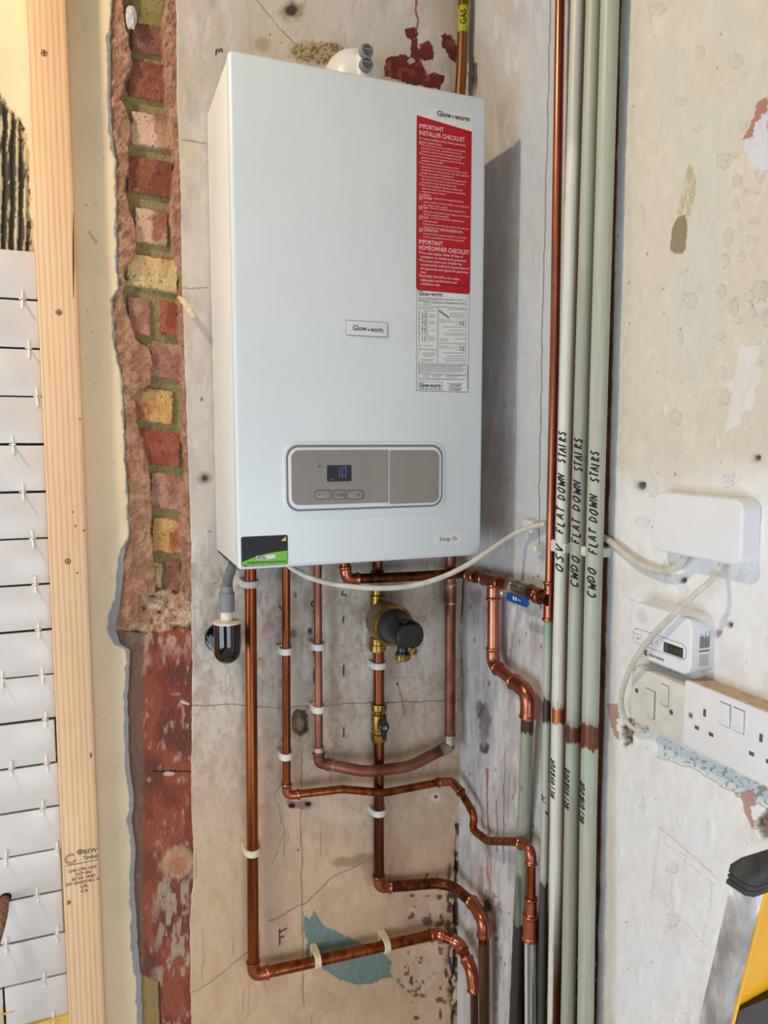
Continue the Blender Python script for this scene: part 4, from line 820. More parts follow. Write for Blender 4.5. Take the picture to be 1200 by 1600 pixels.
for sg in (1, -1):
    vv = []
    for (z_, hw) in ((.006, .007), (.014, .0045), (.022, .0035), (.024, .0025)):
        for yy_ in (-.003, .001): vv += [Vector((hc.x - hw, hc.y + yy_, hc.z + sg * z_)), Vector((hc.x + hw, hc.y + yy_, hc.z + sg * z_))]
    f = []
    for i in range(3): a_ = i * 4; f += [(a_, a_ + 1, a_ + 5, a_ + 4), (a_ + 2, a_ + 6, a_ + 7, a_ + 3), (a_, a_ + 4, a_ + 6, a_ + 2), (a_ + 1, a_ + 3, a_ + 7, a_ + 5)]
    b.add(vv, f + [(12, 13, 15, 14)])
p2 = b.build('butterfly_handle', M['black_plastic'], smooth=False); b = MB(); b.lathe(Vector((hc.x, hc.y - .003, hc.z)), -Y_, [(0, .0045), (.003, .0045), (.0038, .003), (.003, .001)], 16); p3 = b.build('handle_screw', M['screw_grey']); adopt(vr, [p1, p2, p3]); p3.parent = p2
# ------------------------------------------------------------------ boiler
YF = 1.1006
bx0, bx1, bz0, bz1 = .1949, .6060, 1.3065, 2.0465
bo = empty('wall_boiler', ((bx0 + bx1) / 2, YF + .1, bz0), 'white wall-mounted combi boiler with grey control panel and red sticker', 'boiler'); bp = []
NF = -Y_
def Fp(px, py): return onY(px, py, YF)
b = MB(); b.box((bx0, YF, bz0), (bx1, YF + .022, bz1), .006, 4); bp.append(b.build('front_cover', M['white_case']))
b = MB(); b.box((bx0 + .0018, YF + .0235, bz0 + .002), (bx1 - .0018, YW - .004, bz1 - .002), .002, 2); bp.append(b.build('casing', M['white_side']))
b = MB(); b.box((bx0 + .004, YF + .02, bz0 - .003), (bx1 - .004, YW - .006, bz0 + .01)); bp.append(b.build('underside', M['under'], smooth=False))
def fslab(name, x0, y0, x1, y1, r, t, m, parent=None, bev=0, lift=0.0):
    """rounded slab on the front cover between two opposite photo corners (left-top, right-bottom)"""
    a, c = Fp(x0, y0), Fp(x1, y1); cx, cz = (a.x + c.x) / 2, (a.z + c.z) / 2
    o = slab(name, Vector((cx, YF - lift, cz)), X_, Z_, NF, abs(c.x - a.x), abs(a.z - c.z), r, t, m, None, bev)
    if parent: o.parent = parent
    return o
def ftext(b, s, xl, yb, xr, hpx, off=0.0, lift=.0005, box=None):
    a = Fp(xl, yb); c = Fp(xr, yb); Zc = (a - EYE).dot(_f)
    put_text(b, s, Vector((0, YF, 0)), X_, Z_, NF, a.x, c.x, a.z, hpx * Zc / F, off, lift)
def fbar(b, x0, y0, x1, y1, lift=.0005):
    """thin printed bar: from (x0,y0) left to x1; y1 lower edge at x0"""
    a = Fp(x0, y0); c = Fp(x1, y0); d = Fp(x0, y1)
    b.add([Vector((a.x, YF - lift, a.z)), Vector((c.x, YF - lift, a.z)), Vector((c.x, YF - lift, d.z)), Vector((a.x, YF - lift, d.z))], [(0, 1, 2, 3)])
# top flue elbow with sampling plugs
fl = []
b = MB(); c = B(552, 116, .10); n = 12
pth = [Vector((c.x, YF + .115, bz1 - .01)), Vector((c.x, YF + .115, c.z - .01))]
b.lathe(Vector((c.x, c.y, bz1 - .01)), Z_, [(0, .050), (c.z - bz1 - .004, .050)] + [(c.z - bz1 - .004 + .05 * math.sin(math.radians(a)), max(.050 * math.cos(math.radians(a)), .0005)) for a in range(10, 91, 10)], 36)
b.tube([Vector((c.x, c.y + .01, c.z - .01)), Vector((c.x, YW - .02, c.z - .01))], .042, 36); b.tube([Vector((c.x, YW - .02, c.z - .01)), Vector((c.x, YW - .001, c.z - .01))], .053, 36)
fo = b.build('flue_elbow', M['white_plastic'], sharp=50)
b = MB(); p1, p2 = onY(571, 80, YW - .165), onY(574, 101, YW - .165); cxm = (p1.x + p2.x) / 2
b.box((cxm - .0105, YW - .160, bz1 - .015), (cxm + .0105, YW - .10, p1.z + .004), .004, 3); sp = b.build('sampling_socket', M['white_plastic'])
plugs = []
for p in (p1, p2):
    b = MB(); q = Vector((cxm, YW - .158, p.z)); b.lathe(q, -Y_, [(0, .0108), (.010, .0108), (.0115, .009), (.0115, .008), (.006, .0075), (.004, .0005)], 26, True)
    b.box(q + Vector((-.009, -.012, .001)), q + Vector((.009, -.0095, .003)), 0); o = b.build('grey_plug', M['grey_hose']); plugs.append(o)
adopt(bo, bp)
adopt(bo, [fo, sp] + plugs); 
for o in [sp] + plugs: o.parent = fo
# control panel
cp = fslab('control_panel', 441.5, 690.5, 694, 796, .022, .0022, M['white_case'], None, .0014)
adopt(bo, [cp]); kids = []
kids.append(fslab('gap_shade', 446, 695, 690, 791, .019, .0004, M['groove_shade'], lift=.0022))  # flat grey layer painted as the shade in the gap round the frame
kids.append(fslab('panel_frame', 449.5, 699, 687.5, 788, .017, .0030, M['white_case'], lift=.0022, bev=.0015))
def two(name, xa, xb, rl, rr, lift, t, m):
    a, c = Fp(xa, 703.5), Fp(xb, 784.5); z0, z1 = c.z, a.z; w_, h_ = c.x - a.x, z1 - z0; pts = []
    for (cx, cz, r, a0) in ((w_ / 2 - rr, h_ / 2 - rr, rr, 0), (-w_ / 2 + rl, h_ / 2 - rl, rl, 90), (-w_ / 2 + rl, -h_ / 2 + rl, rl, 180), (w_ / 2 - rr, -h_ / 2 + rr, rr, 270)):
        for k in range(9): q = math.radians(a0 + 90 * k / 8); pts.append((cx + r * math.cos(q), cz + r * math.sin(q)))
    b = MB(); n = len(pts); cc = Vector(((a.x + c.x) / 2, YF - lift, (z0 + z1) / 2))
    for d, k in ((0, 1), (t - .0004, 1), (t, .995)): b.v += [cc + X_ * x * k + Z_ * z * k - Y_ * d for x, z in pts]
    for i in range(2): b.f += [(i * n + j, i * n + (j + 1) % n, (i + 1) * n + (j + 1) % n, (i + 1) * n + j) for j in range(n)]
    b.f.append(tuple(range(2 * n, 3 * n))); return b.build(name, m)
zt_, zb_ = Fp(453, 703.5).z, Fp(453, 784.5).z
kids.append(two('panel_face', 453.5, 605, .012, .0008, .0050, .0012, M['panel_grey'])); kids.append(two('flap_door', 607, 683.5, .0008, .012, .0050, .0010, M['panel_grey']))
L2 = .0062
kids.append(fslab('display', 509, 727, 547, 751.5, .0015, .0006, M['black_glass'], lift=L2))
b = MB()
def seg7(b, ch, x, y, w_, h_, lift, slant=.08, th=.16):
    """x,y px of the lower left corner, sizes in px"""
    a = Fp(x, y); s = (a - EYE).dot(_f) / F; W, H, t = w_ * s, h_ * s, w_ * s * th
    S_ = {'0': 'abcdef', '1': 'bc', '2': 'abged', '4': 'fgbc', '5': 'afgcd', '7': 'fabc', '8': 'abcdefg', '6': 'acdefg', 'o': 'cdeg'}[ch]
    R_ = {'a': (0, H - t, W, H), 'g': (0, H / 2 - t / 2, W, H / 2 + t / 2), 'd': (0, 0, W, t), 'f': (0, H / 2, t, H), 'b': (W - t, H / 2, W, H), 'e': (0, 0, t, H / 2), 'c': (W - t, 0, W, H / 2)}
    for k in S_:
        x0, z0, x1, z1 = R_[k]; g = t * .12; x0 += g; x1 -= g; z0 += g; z1 -= g
        b.add([Vector((a.x + xx + slant * zz, YF - lift, a.z + zz)) for xx, zz in ((x0, z0), (x1, z0), (x1, z1), (x0, z1))], [(0, 1, 2, 3)])
seg7(b, '1', 523, 745, 5.5, 15.5, L2 + .0008); seg7(b, '0', 531.5, 745, 7, 15.5, L2 + .0008); fbar(b, 530, 744.4, 531, 745.6, L2 + .0008)
ftext(b, 'br', 514.5, 750, 519, 3, 0, L2 + .0008); kids.append(b.build('display_digits', M['digits'], smooth=False))
kids.append(fslab('power_button', 489.5, 721.5, 503, 735.5, .0062, .0008, M['panel_grey'], lift=L2, bev=.0006))
b = MB(); c_ = Fp(496.3, 728.5); b.tube([Vector((c_.x + .0024 * math.sin(a), YF - L2 - .0009, c_.z + .0024 * math.cos(a))) for a in np.linspace(.6, 5.68, 16)], .00035, 5); b.tube([Vector((c_.x, YF - L2 - .0009, c_.z + .0006)), Vector((c_.x, YF - L2 - .0009, c_.z + .0032))], .00035, 5)
b.tube([Vector((c_.x + .0060 * math.sin(a), YF - L2 - .0001, c_.z + .0062 * math.cos(a))) for a in np.linspace(0, 6.2832, 30)], .00045, 5)
ftext(b, '-', 494.5, 774.5, 499.5, 6, .02, L2 + .0011); ftext(b, 'mode', 522, 775, 535.5, 5, .01, L2 + .0011); ftext(b, '+', 555.5, 775.5, 560, 5.5, .02, L2 + .0011)
kids.append(b.build('button_print', M['ink_soft'], smooth=False))
for nm, x0, x1, r in (('minus_button', 491, 516, .006), ('mode_button', 520, 537.5, .0012), ('plus_button', 541, 566, .006)):
    kids.append(fslab('button_rim', x0 - 1, 765, x1 + 1, 779.5, r, .0003, M['ink_soft'], lift=L2)); kids.append(fslab(nm, x0, 766, x1, 778.5, r * .95, .0009, M['panel_grey'], lift=L2, bev=.0005))
adopt(bo, kids)
for o in kids: o.parent = cp
# badge
bd_ = fslab('badge', 541.5, 500.5, 605, 526.5, .0025, .0016, M['white_case'], None, .001); e_ = fslab('badge_edge', 540.7, 499.7, 606, 527.6, .003, .0003, M['ink_grey'])
b = MB(); ftext(b, 'Glow', 550.5, 516.2, 572.5, 8.5, .012, .0018); ftext(b, 'worm', 578, 518.6, 598, 8.5, .012, .0018); c_ = Fp(575.2, 515.8); b.lathe(Vector((c_.x, YF - .0016, c_.z)), -Y_, [(0, .0014), (.0003, .0014)], 14)
bt = b.build('badge_lettering', M['ink'], smooth=False); adopt(bo, [bd_, e_, bt]); bt.parent = bd_; e_.parent = bd_
# red checklist sticker
a, c = Fp(651, 180), Fp(651, 453); xr_ = Fp(737, 206).x; zr0 = Fp(737.5, 206).z; r_ = .005
b = MB(); T_ = .0004; pts = [(a.x, a.z), (xr_, zr0)]
for k in range(7): q = math.radians(-90 * k / 6); pts.append((xr_ - r_ + r_ * math.cos(q), c.z + r_ + r_ * math.sin(q)))
for k in range(7): q = math.radians(-90 - 90 * k / 6); pts.append((a.x + r_ + r_ * math.cos(q), c.z + r_ + r_ * math.sin(q)))
n = len(pts)
for d in (0, T_): b.v += [Vector((x, YF - d, z)) for x, z in pts]
b.f = [(j, (j + 1) % n, n + (j + 1) % n, n + j) for j in range(n)] + [tuple(range(n, 2 * n))]
rs = b.build('checklist_sticker', M['red'], smooth=False); rs['label'] = 'dark red checklist sticker'
hd = fslab('sticker_header', 651, 163.5, 738.3, 208, .001, .0002, M['label']); b = MB()
ftext(b, 'Glow', 682.5, 181, 705, 8.6, .012, .0007); ftext(b, 'worm', 710, 186.3, 733.5, 8.6, .012, .0007); c_ = Fp(707.6, 182.6); b.lathe(Vector((c_.x, YF, c_.z)), -Y_, [(0, .0014), (.0006, .0014)], 14); ht = b.build('header_lettering', M['ink'], smooth=False)
b = MB(); LN = [('IMPORTANT', 655, 200, 693, 6.8, .010), ('INSTALLER CHECKLIST', 655, 210.6, 726, 7, .010), ('To ensure validity of the boiler guarantee,', 655, 217.3, 728, 3.4, .006), ('please confirm that:', 655, 222.8, 690, 3.4, .006)]
bl = [('The technical terms and conditions of the boiler', 1, 727.5), ('guarantee have been complied with and the', 0, 721), ('guarantee card has been completed and signed', 0, 726), ('You have informed the homeowner that the', 1, 720), ('guarantee must be registered within 30 days of', 0, 725.5), ('installation of the boiler', 0, 693),
      ('You have informed the homeowner of the', 1, 717), ('importance of annual servicing of the boiler to the', 0, 730), ("manufacturer's instructions by a Gas Safe registered", 0, 733), ('installer to maintain the guarantee', 0, 708), ('You have completed the Benchmark logbook and', 1, 728), ('informed the homeowner of the need to get this', 0, 726), ('completed on each annual service visit', 0, 713), ('The boiler installation has been notified and', 1, 722), ('registered on the Gas Safe register or prevailing', 0, 726.5), ('competent person scheme', 0, 696)]
for i, (s, bu, xr) in enumerate(bl):
    y = 227.5 + i * 4.83; LN.append((s, 657.5, y, xr, 2.8, .003))
    if bu: LN.append(('•', 655, y + .3, 656.5, 6, .03))
LN.append(('In addition:', 655, 305, 673, 3.2, .012)); dots = []
ck = [('SYSTEM', 661, 311, 674.5, ' - Have you thoroughly flushed the', 724), ('', 661, 316.2, 0, 'system, added a suitable inhibitor and confirmed', 732), ('', 661, 321.2, 0, 'the system water quality?', 699), ('GAS', 661, 326, 668, ' - Have you tested the gas installation for', 727), ('', 661, 331.2, 0, 'tightness and purged the gas supply in accordance', 733.5), ('', 661, 336, 0, 'with the relevant standard?', 700.5),
      ('FLUE', 661, 341.3, 669, ' - Is the flue adequately supported and', 725), ('', 661, 346.2, 0, 'correctly sited?', 683), ('', 661, 351, 0, 'Did you carry out a flue gas analysis and have you', 732), ('', 661, 356, 0, 'replaced the flue sampling plug after use?', 721.5), ('COMPLETION', 661, 361, 684, ' - Have you explained to the', 723.5), ('', 661, 366, 0, 'customer how to operate the boiler and use the', 728.5), ('', 661, 371, 0, 'controls and handed over all documentation?', 725)]
for hd_, x, y, xe, s, xr in ck:
    if hd_:
        LN.append((hd_, x, y, xe, 3.6, .012)); LN.append((s.strip(), xe + 2, y, xr, 2.8, .003))
        for (x0, y0, x1, y1) in ((654.5, y - 4.6, 659.5, y - 4), (654.5, y + .4, 659.5, y + 1), (654.5, y - 4.6, 655.1, y + 1), (658.9, y - 4.6, 659.5, y + 1)): fbar(b, x0, y0, x1, y1, .0006)
        p, q, r = Fp(655.6, y - 2), Fp(656.8, y - .4), Fp(659, y - 4.2); b.tube([Vector((k.x, YF - .0006, k.z)) for k in (p, q, r)], .0003, 4)
    else: LN.append((s, x, y, xr, 2.8, .003))
LN += [('IMPORTANT', 654.5, 380.6, 691.5, 6.8, .010), ('HOMEOWNER CHECKLIST', 654.5, 390, 733, 7, .010)]
for i, (s, bu, xr) in enumerate([('You must register within 30 days of', 1, 723), ('installation to validate your guarantee', 0, 728), ('You must ensure your installer has', 1, 721.5), ('completed the technical requirements of', 0, 732.5), ('the guarantee and signed the guarantee', 0, 731.5), ('form', 0, 665), ('Call 0330 100 3474 or for online', 1, 718), ('registration and full terms and', 0, 713), ('conditions, visit', 0, 687)]):
    y = 396.6 + i * 6.03; LN.append((s, 657, y, xr, 3.8, .008))
    if bu: LN.append(('•', 654.7, y + .4, 656.4, 7, .03))
for s, xl, yb, xr, h_, o_ in LN: ftext(b, s, xl, yb, xr, h_, o_, .0006)
rt = b.build('sticker_print', M['red_print'], smooth=False); b = MB(); ftext(b, 'www.glow-worm.co.uk', 688.5, 445, 730.5, 3.9, .012, .0006); rt2 = b.build('sticker_print', M['dark_print'], smooth=False)
adopt(bo, [rs, hd, ht, rt, rt2]); 
for o in (hd, ht, rt, rt2): o.parent = rs
# instruction label
il = fslab('instruction_label', 650.5, 452.8, 733.5, 611, .001, .0002, M['label']); il['label'] = 'pale instruction label printed in black'
b = MB(); g = MB()
ftext(b, 'Glow', 654, 461.5, 670.5, 7, .015, .0004); ftext(b, 'worm', 673.5, 462.3, 691, 7, .015, .0004); c_ = Fp(672, 459.6); b.lathe(Vector((c_.x, YF, c_.z)), -Y_, [(0, .0011), (.0004, .0011)], 12)
def frame(b, x0, y0, x1, y1, t=.5):
    fbar(b, x0, y0, x1, y0 + t, .0003); fbar(b, x0, y1 - t, x1, y1, .0003); fbar(b, x0, y0, x0 + t, y1, .0003); fbar(b, x1 - t, y0, x1, y1, .0003)
frame(g, 650.5, 452.8, 733.5, 611, .8)
for (x0, y0, x1, y1) in ((654, 464, 729, 469.5), (654, 470.5, 729, 477), (654, 479, 683.5, 545), (685, 479, 729, 545 + 22), (653.5, 546, 683, 567), (653, 568, 728, 583), (653, 584, 728, 591), (652.5, 596, 691.5, 608.5)): frame(g, x0, y0, x1, y1)
for (x0, y0, x1, y1) in ((654.5, 487, 668.5, 498), (654.5, 499, 668.5, 509), (654.5, 510, 668.5, 521), (654.5, 522, 668.5, 533.5), (713, 497.5, 727, 507), (712, 538, 726.5, 547)): frame(g, x0, y0, x1, y1, .4)
for s, x, y, w_, h_ in (('5', 658.3, 496.6, 3.2, 7.2), ('0', 663.2, 496.6, 3.2, 7.2), ('4', 658, 507.8, 3.2, 7), ('0', 663, 507.8, 3.2, 7), ('7', 657.6, 519.3, 3.2, 7), ('0', 662.8, 519.3, 3.2, 7), ('1', 656.8, 532, 3.2, 7), ('2', 662.3, 532, 3.2, 7), ('4', 716.6, 508.2, 3.2, 6.6), ('0', 721.6, 508.2, 3.2, 6.6), ('7', 716.6, 548, 3.2, 6.6), ('0', 721.6, 548, 3.2, 6.6)): seg7(b, s, x, y, w_, h_, .0005, .05, .30)
rnd = random.Random(3)
def greek(x0, y, x1, t=.9):      # print too small to read: broken short dashes
    x = x0
    while x < x1 - 1:
        e = min(x + rnd.uniform(1.4, 4.5), x1); fbar(g, x, y, e, y + t, .0003); x = e + .7
for (x0, y, x1) in [(655, 466, 690), (655, 468.2, 722)] + [(662, 472, 671), (661.5, 474.5, 673), (676, 473.2, 727)] + [(655, 481.5, 676), (662, 485, 680), (671, 490.5, 679), (671, 492.7, 680), (671, 495, 679), (670, 502.5, 680), (671, 504.7, 679), (671, 516, 680), (670, 525.5, 678), (670, 528, 679), (670, 530.5, 680), (662, 540, 676), (661, 551, 681), (661, 553.5, 680), (661, 556, 678), (658, 561, 678), (658, 563.5, 677), (700, 483, 727), (702, 489, 727), (703, 492, 725), (704, 494.5, 727), (686.5, 499.5, 705), (686.5, 502.3, 711), (692, 510.5, 727), (701, 515.5, 725), (693, 520.5, 727), (697, 523.5, 727), (687, 529, 700), (710, 529, 727), (688, 532, 700), (686.5, 536, 727), (686.5, 540.5, 700), (686.5, 543.3, 709), (692, 551, 726), (699, 556, 726), (693, 560, 726), (697, 563, 727)] + [(654, 570 + i * 2.1, 726 - (i % 3) * 2) for i in range(6)] + [(661, 586, 672), (661, 588.5, 671), (676, 586, 690), (676, 588.5, 688), (697, 586.5, 726), (697, 589, 715), (653.5, 592.5, 726)]: greek(x0, y, x1)
for k in range(6): fbar(g, 686 + k * 2.6, 484.5 + k * 1.9, 688.5 + k * 2.6, 488 + k * 1.9, .0003)
ftext(b, 'Glow-worm', 654.5, 604.3, 688.5, 6.2, .022, .0005); ftext(b, 'S E R V I C E', 655, 607.6, 688.5, 2.4, .01, .0005)
ftext(b, 'For Service & Repairs', 699, 600.2, 722, 2.2, .006, .0005); ftext(b, '01773 828100', 702, 603.6, 720.5, 2.6, .012, .0005); ftext(b, 'For Technical Help', 700.5, 606.6, 721.5, 2.2, .006, .0005); ftext(b, '01773 828300', 701.5, 610, 720, 2.6, .012, .0005)
fl_ = Fp(657, 540.5); b.lathe(Vector((fl_.x, YF, fl_.z)), -Y_, [(0, .0013), (.0004, .0013)], 3)
for i in range(22): fbar(g, 729.6, 571 + i * 1.7, 731.6, 571.9 + i * 1.7, .0003)
l1 = b.build('label_print', M['ink'], smooth=False); l2 = g.build('label_print', M['ink_grey'], smooth=False); adopt(bo, [il, l1, l2]); l1.parent = il; l2.parent = il
# small name label and installer sticker
el = fslab('name_label', 678, 835.5, 721.5, 848.5, .0005, .0003, M['label'], None, 0); b = MB(); ftext(b, 'Energy, 25c', 687, 845, 714.5, 6, .006, .0006); e2 = b.build('label_print', M['ink_soft'], smooth=False); adopt(bo, [el, e2]); e2.parent = el
a_, c_ = Fp(376.5, 839), Fp(450, 881.5); z1_, z0_ = a_.z, c_.z; w_, h_ = c_.x - a_.x, z1_ - z0_
cs = slab('installer_sticker', Vector(((a_.x + c_.x) / 2, YF, (z0_ + z1_) / 2)), X_, Z_, NF, w_, h_, .003, .0004, M['ink']); cs['label'] = 'black and green installer sticker'
def sp_(u, v, l=.0006): return Vector((a_.x + w_ * u, YF - l, z1_ - h_ * v))
b = MB(); b.add([sp_(.012, .84), sp_(.2, .73), sp_(.36, .66), sp_(.55, .60), sp_(.75, .56), sp_(.99, .53), sp_(.99, .95), sp_(.97, .985), sp_(.03, .985), sp_(.012, .96)], [tuple(range(10))]); g1 = b.build('green_band', M['green'], smooth=False)
b = MB(); b.add([sp_(.85, .20), sp_(.96, .20), sp_(.96, .045)], [(0, 1, 2)]); g2 = b.build('yellow_triangle', M['yellow_tri'], smooth=False)
b = MB(); b.add([sp_(.30, .66, .0008), sp_(.73, .645, .0008), sp_(.71, .775, .0008), sp_(.33, .79, .0008)], [(0, 1, 2, 3)]); g3 = b.build('name_panel', M['label'], smooth=False)
b = MB()
for s, u0, u1, v, hh in (('BEST', .335, .52, .765, .10), ('020 884 2470 @ www.bestremake.co.uk', .12, .96, .915, .075)):
    p, q = sp_(u0, v), sp_(u1, v); put_text(b, s if s != 'BEST' else 'BESTDEAL', Vector((0, YF, 0)), X_, Z_, NF, p.x, q.x, p.z, hh * h_, .012, .0011)
p = sp_(.06, .905); b.tube([p, p + Vector((.002, 0, -.003)), p + Vector((.004, 0, -.0035))], .0006, 5); g4 = b.build('sticker_print', M['ink'], smooth=False)
adopt(bo, [cs, g1, g2, g3, g4]); 
for o in (g1, g2, g3, g4): o.parent = cs

# ------------------------------------------------------------------ condensate drain
cd = empty('condensate_drain', B(353, 1040, .07), 'grey corrugated drain hose dropping into a glossy black elbow', 'drain'); parts = []
D0 = .085
nodes_ = [Vector((.215, YW - D0, bz0 + .03)), B(366, 878, D0), B(358, 898, D0), B(354, 916, D0), B(353.5, 926, D0)]
path, _ = fillet([(nodes_[0], 0), (nodes_[1], .03), (nodes_[2], .05), (nodes_[3], .03), (nodes_[4], 0)])
# resample finely and ripple
L = [0]; 
for i in range(1, len(path)): L.append(L[-1] + (path[i] - path[i - 1]).length)
pts, rad = [], []; s = 0
while s < L[-1]:
    i = max(1, next(k for k in range(len(L)) if L[k] >= s)); t = (s - L[i - 1]) / max(L[i] - L[i - 1], 1e-9); pts.append(path[i - 1].lerp(path[i], t)); rad.append(.0083 + .0011 * math.sin(s * 2 * math.pi / .0031)); s += .0006
parts.append(MB().tube(pts, rad, 24).build('corrugated_hose', M['grey_hose'], sharp=80))
p0, p1, p2, p3, p4 = B(354, 915, D0), B(354, 926, D0), B(354, 955, D0), B(354.5, 972, D0), B(353.5, 972, D0)
b = MB(); b.lathe(p0, -Z_, [(0, .0085), (0, .0105), ((p0 - p1).z, .0108), ((p0 - p1).z, .0130), ((p0 - p2).z, .0126), ((p0 - p2).z, .009)], 30); parts.append(b.build('hose_adaptor', M['grey_hose']))
b = MB(); b.tube([p2 + Z_ * .004, p3 - Z_ * .012], .0102, 28); parts.append(b.build('pipe_stub', M['white_pipe']))
mouth = B(355, 971, D0); b = MB(); b.lathe(mouth + Z_ * .0015, -Z_, [(0, .0100), (0, .0205), (.0015, .0232), (.004, .0232)], 36, False); parts.append(b.build('mouth_rim', M['white_pipe']))
b = MB(); zc = B(355, 1004, D0).z; R0 = .024; q = [Vector((mouth.x, YW - D0, mouth.z - .002 - k * (mouth.z - .002 - zc) / 5)) for k in range(6)]
for k in range(1, 13): a = math.radians(90 * k / 12); q.append(Vector((mouth.x, YW - D0 + R0 * (1 - math.cos(a)), zc - R0 * math.sin(a))))
q += [Vector((mouth.x, YW - D0 + R0 + .008, zc - R0)), Vector((mouth.x, YW - D0 + R0 + .009, zc - R0)), Vector((mouth.x, YW + .004, zc - R0))]
# lift the wall end so it enters a little above the bend
for k, p in enumerate(q):
    if k > 10: p.z += (k - 10) / (len(q) - 11) * .012
b.tube(q, [.0224] * (len(q) - 3) + [.0224, .0205, .0205], 36); parts.append(b.build('black_elbow', M['black_gloss']))
b = MB(); b.lathe(Vector((mouth.x, YW + .001, q[-1].z)), -Y_, [(0, .020), (0, .027), (.006, .0272), (.008, .0255), (.008, .020)], 36); parts.append(b.build('wall_collar', M['black_gloss']))
adopt(cd, parts)

# ------------------------------------------------------------------ cables
def cable(name, nodes, r, label):
    path, _ = fillet([(p, .25 if 0 < i < len(nodes) - 1 else 0) for i, p in enumerate(nodes)]); o = MB().tube(path, r, 14).build(name, M['cable']); tag(o, label, 'cable'); return o
def sm(pts, n=8):     # Catmull-Rom
    P = [pts[0]] + list(pts) + [pts[-1]]; out = []
    for i in range(1, len(P) - 2):
        for k in range(n):
            t = k / n; a, b_, c, d = P[i - 1], P[i], P[i + 1], P[i + 2]
            out.append(.5 * ((2 * b_) + (c - a) * t + (2 * a - 5 * b_ + 4 * c - d) * t * t + (-a + 3 * b_ - 3 * c + d) * t ** 3))
    return out + [P[-2]]
pts = [onY(440, 876, 1.15), onY(470, 896, 1.13), onY(505, 909, 1.12), onY(545, 916, 1.11), onY(590, 919, 1.10), onY(640, 916, 1.095), onY(690, 902, 1.09), onY(735, 880, 1.085), onY(775, 853, 1.08), R(808, 832, .022), R(835, 822, .012), R(853, 819, .006)]
c1 = MB().tube(sm(pts), .0043, 16).build('white_cable', M['cable']); tag(c1, 'thick white cable sagging under the boiler to the clip on the side wall', 'cable')
pts = [R(918, 832, .004), R(944, 840, .006), R(965, 855, .010), R(985, 872, .010), R(1010, 886, .010), R(1035, 892, .012), R(1055, 887, .014), R(1068, 874, .014), R(1072, 862, .014)]
c2 = MB().tube(sm(pts), .0046, 16).build('white_cable', M['cable']); tag(c2, 'white cable curling from behind the painted pipes up into the rounded box', 'cable')
pts = [R(1128, 876, .014), R(1122, 892, .016), R(1108, 910, .03), R(1082, 932, .042), R(1050, 962, .045), R(1022, 990, .046), R(1002, 1015, .045), R(985, 1045, .040), R(974, 1075, .032), R(971, 1100, .022), R(977, 1124, .014), R(990, 1138, .010), R(1008, 1142, .008)]
c3 = MB().tube(sm(pts), .0034, 16).build('white_cable', M['cable']); tag(c3, 'thin white cable hanging from the rounded box across the alarm to the fused switch', 'cable')

# ------------------------------------------------------------------ devices on the right wall
NX = -X_; UY = -Y_          # image right on this wall is -y
def Rb(px, py, d): return onX(px, py, XW - d)
def rslab(name, x0, y0, x1, y1, d, r, t, m, bev=0, base=None):
    a, c = Rb(x0, y0, d), Rb(x1, y1, d); base = d - t if base is None else base
    return slab(name, Vector((XW - base, (a.y + c.y) / 2, (a.z + c.z) / 2)), UY, Z_, NX, abs(a.y - c.y), abs(a.z - c.z), r, t, m, None, bev)
# rounded box
d = .026; a = Rb(1021, 768, d); c = Rb(1157, 886, d)
rb = slab('junction_box', Vector((XW, (a.y + c.y) / 2, (a.z + c.z) / 2 )), UY, Z_, NX, a.y - c.y, a.z - c.z, .014, d, M['white_plastic'], None, .0035, 10); tag(rb, 'blank white rounded box mounted above the alarm', 'box')
# CO alarm
d = .036; y0_, y1_ = Rb(985, 950, d).y, Rb(1081, 980, d).y; ztop = Rb(985, 938, d).z; zbot = Rb(1075, 1057, d).z
print('alarm', y0_ - y1_, ztop - zbot)
al = empty('carbon_monoxide_alarm', (XW - .02, (y0_ + y1_) / 2, zbot), 'white carbon monoxide alarm with small black digital display', 'alarm'); ap = []
ca = Vector((XW, (y0_ + y1_) / 2, (ztop + zbot) / 2)); AW, AH = y0_ - y1_, ztop - zbot
ap.append(slab('alarm_case', ca, UY, Z_, NX, AW, AH, .014, d, M['white_plastic'], None, .003, 10))
def ac(u, v, l=0.0): return ca + UY * (u * AW / 2) + Z_ * (v * AH / 2) + NX * (d + l)     # u,v in -1..1
def arec(name, u0, v0, u1, v1, r, t, m, bev=0, l=0): 
    p, q = ac(u0, v0, l), ac(u1, v1, l); return slab(name, (p + q) / 2, UY, Z_, NX, abs(p.y - q.y), abs(p.z - q.z), r, t, m, None, bev)
ap.append(arec('control_strip', -.86, -.50, .86, .03, .008, .0006, M['white_plastic'], .0005)); ap.append(arec('strip_edge', -.875, -.515, .875, .045, .0085, .00025, M['ink_grey']))
ap.append(arec('test_button', -.80, -.27, -.52, .0, .005, .0028, M['white_plastic'], .001, .0004))
ap.append(arec('alarm_display', .20, -.44, .78, -.10, .0008, .0010, M['lcd_dark'], 0, .0006)); ap.append(arec('display_lcd', .225, -.42, .755, -.12, .0005, .0012, M['lcd'], 0, .0006))
b = MB()
for i, ch in enumerate(['0', '0', '0']):
    p = ac(.36 + i * .125, -.38, .0022); W_, H_, t = .0042, .0090, .0009
    for (x0, z0, x1, z1) in ((0, 0, W_, t), (0, H_ - t, W_, H_), (0, 0, t, H_), (W_ - t, 0, W_, H_)): b.add([p + UY * xx + Z_ * zz for xx, zz in ((x0, z0), (x1, z0), (x1, z1), (x0, z1))], [(0, 1, 2, 3)])
ap.append(b.build('alarm_digits', M['ink'], smooth=False))
b = MB()
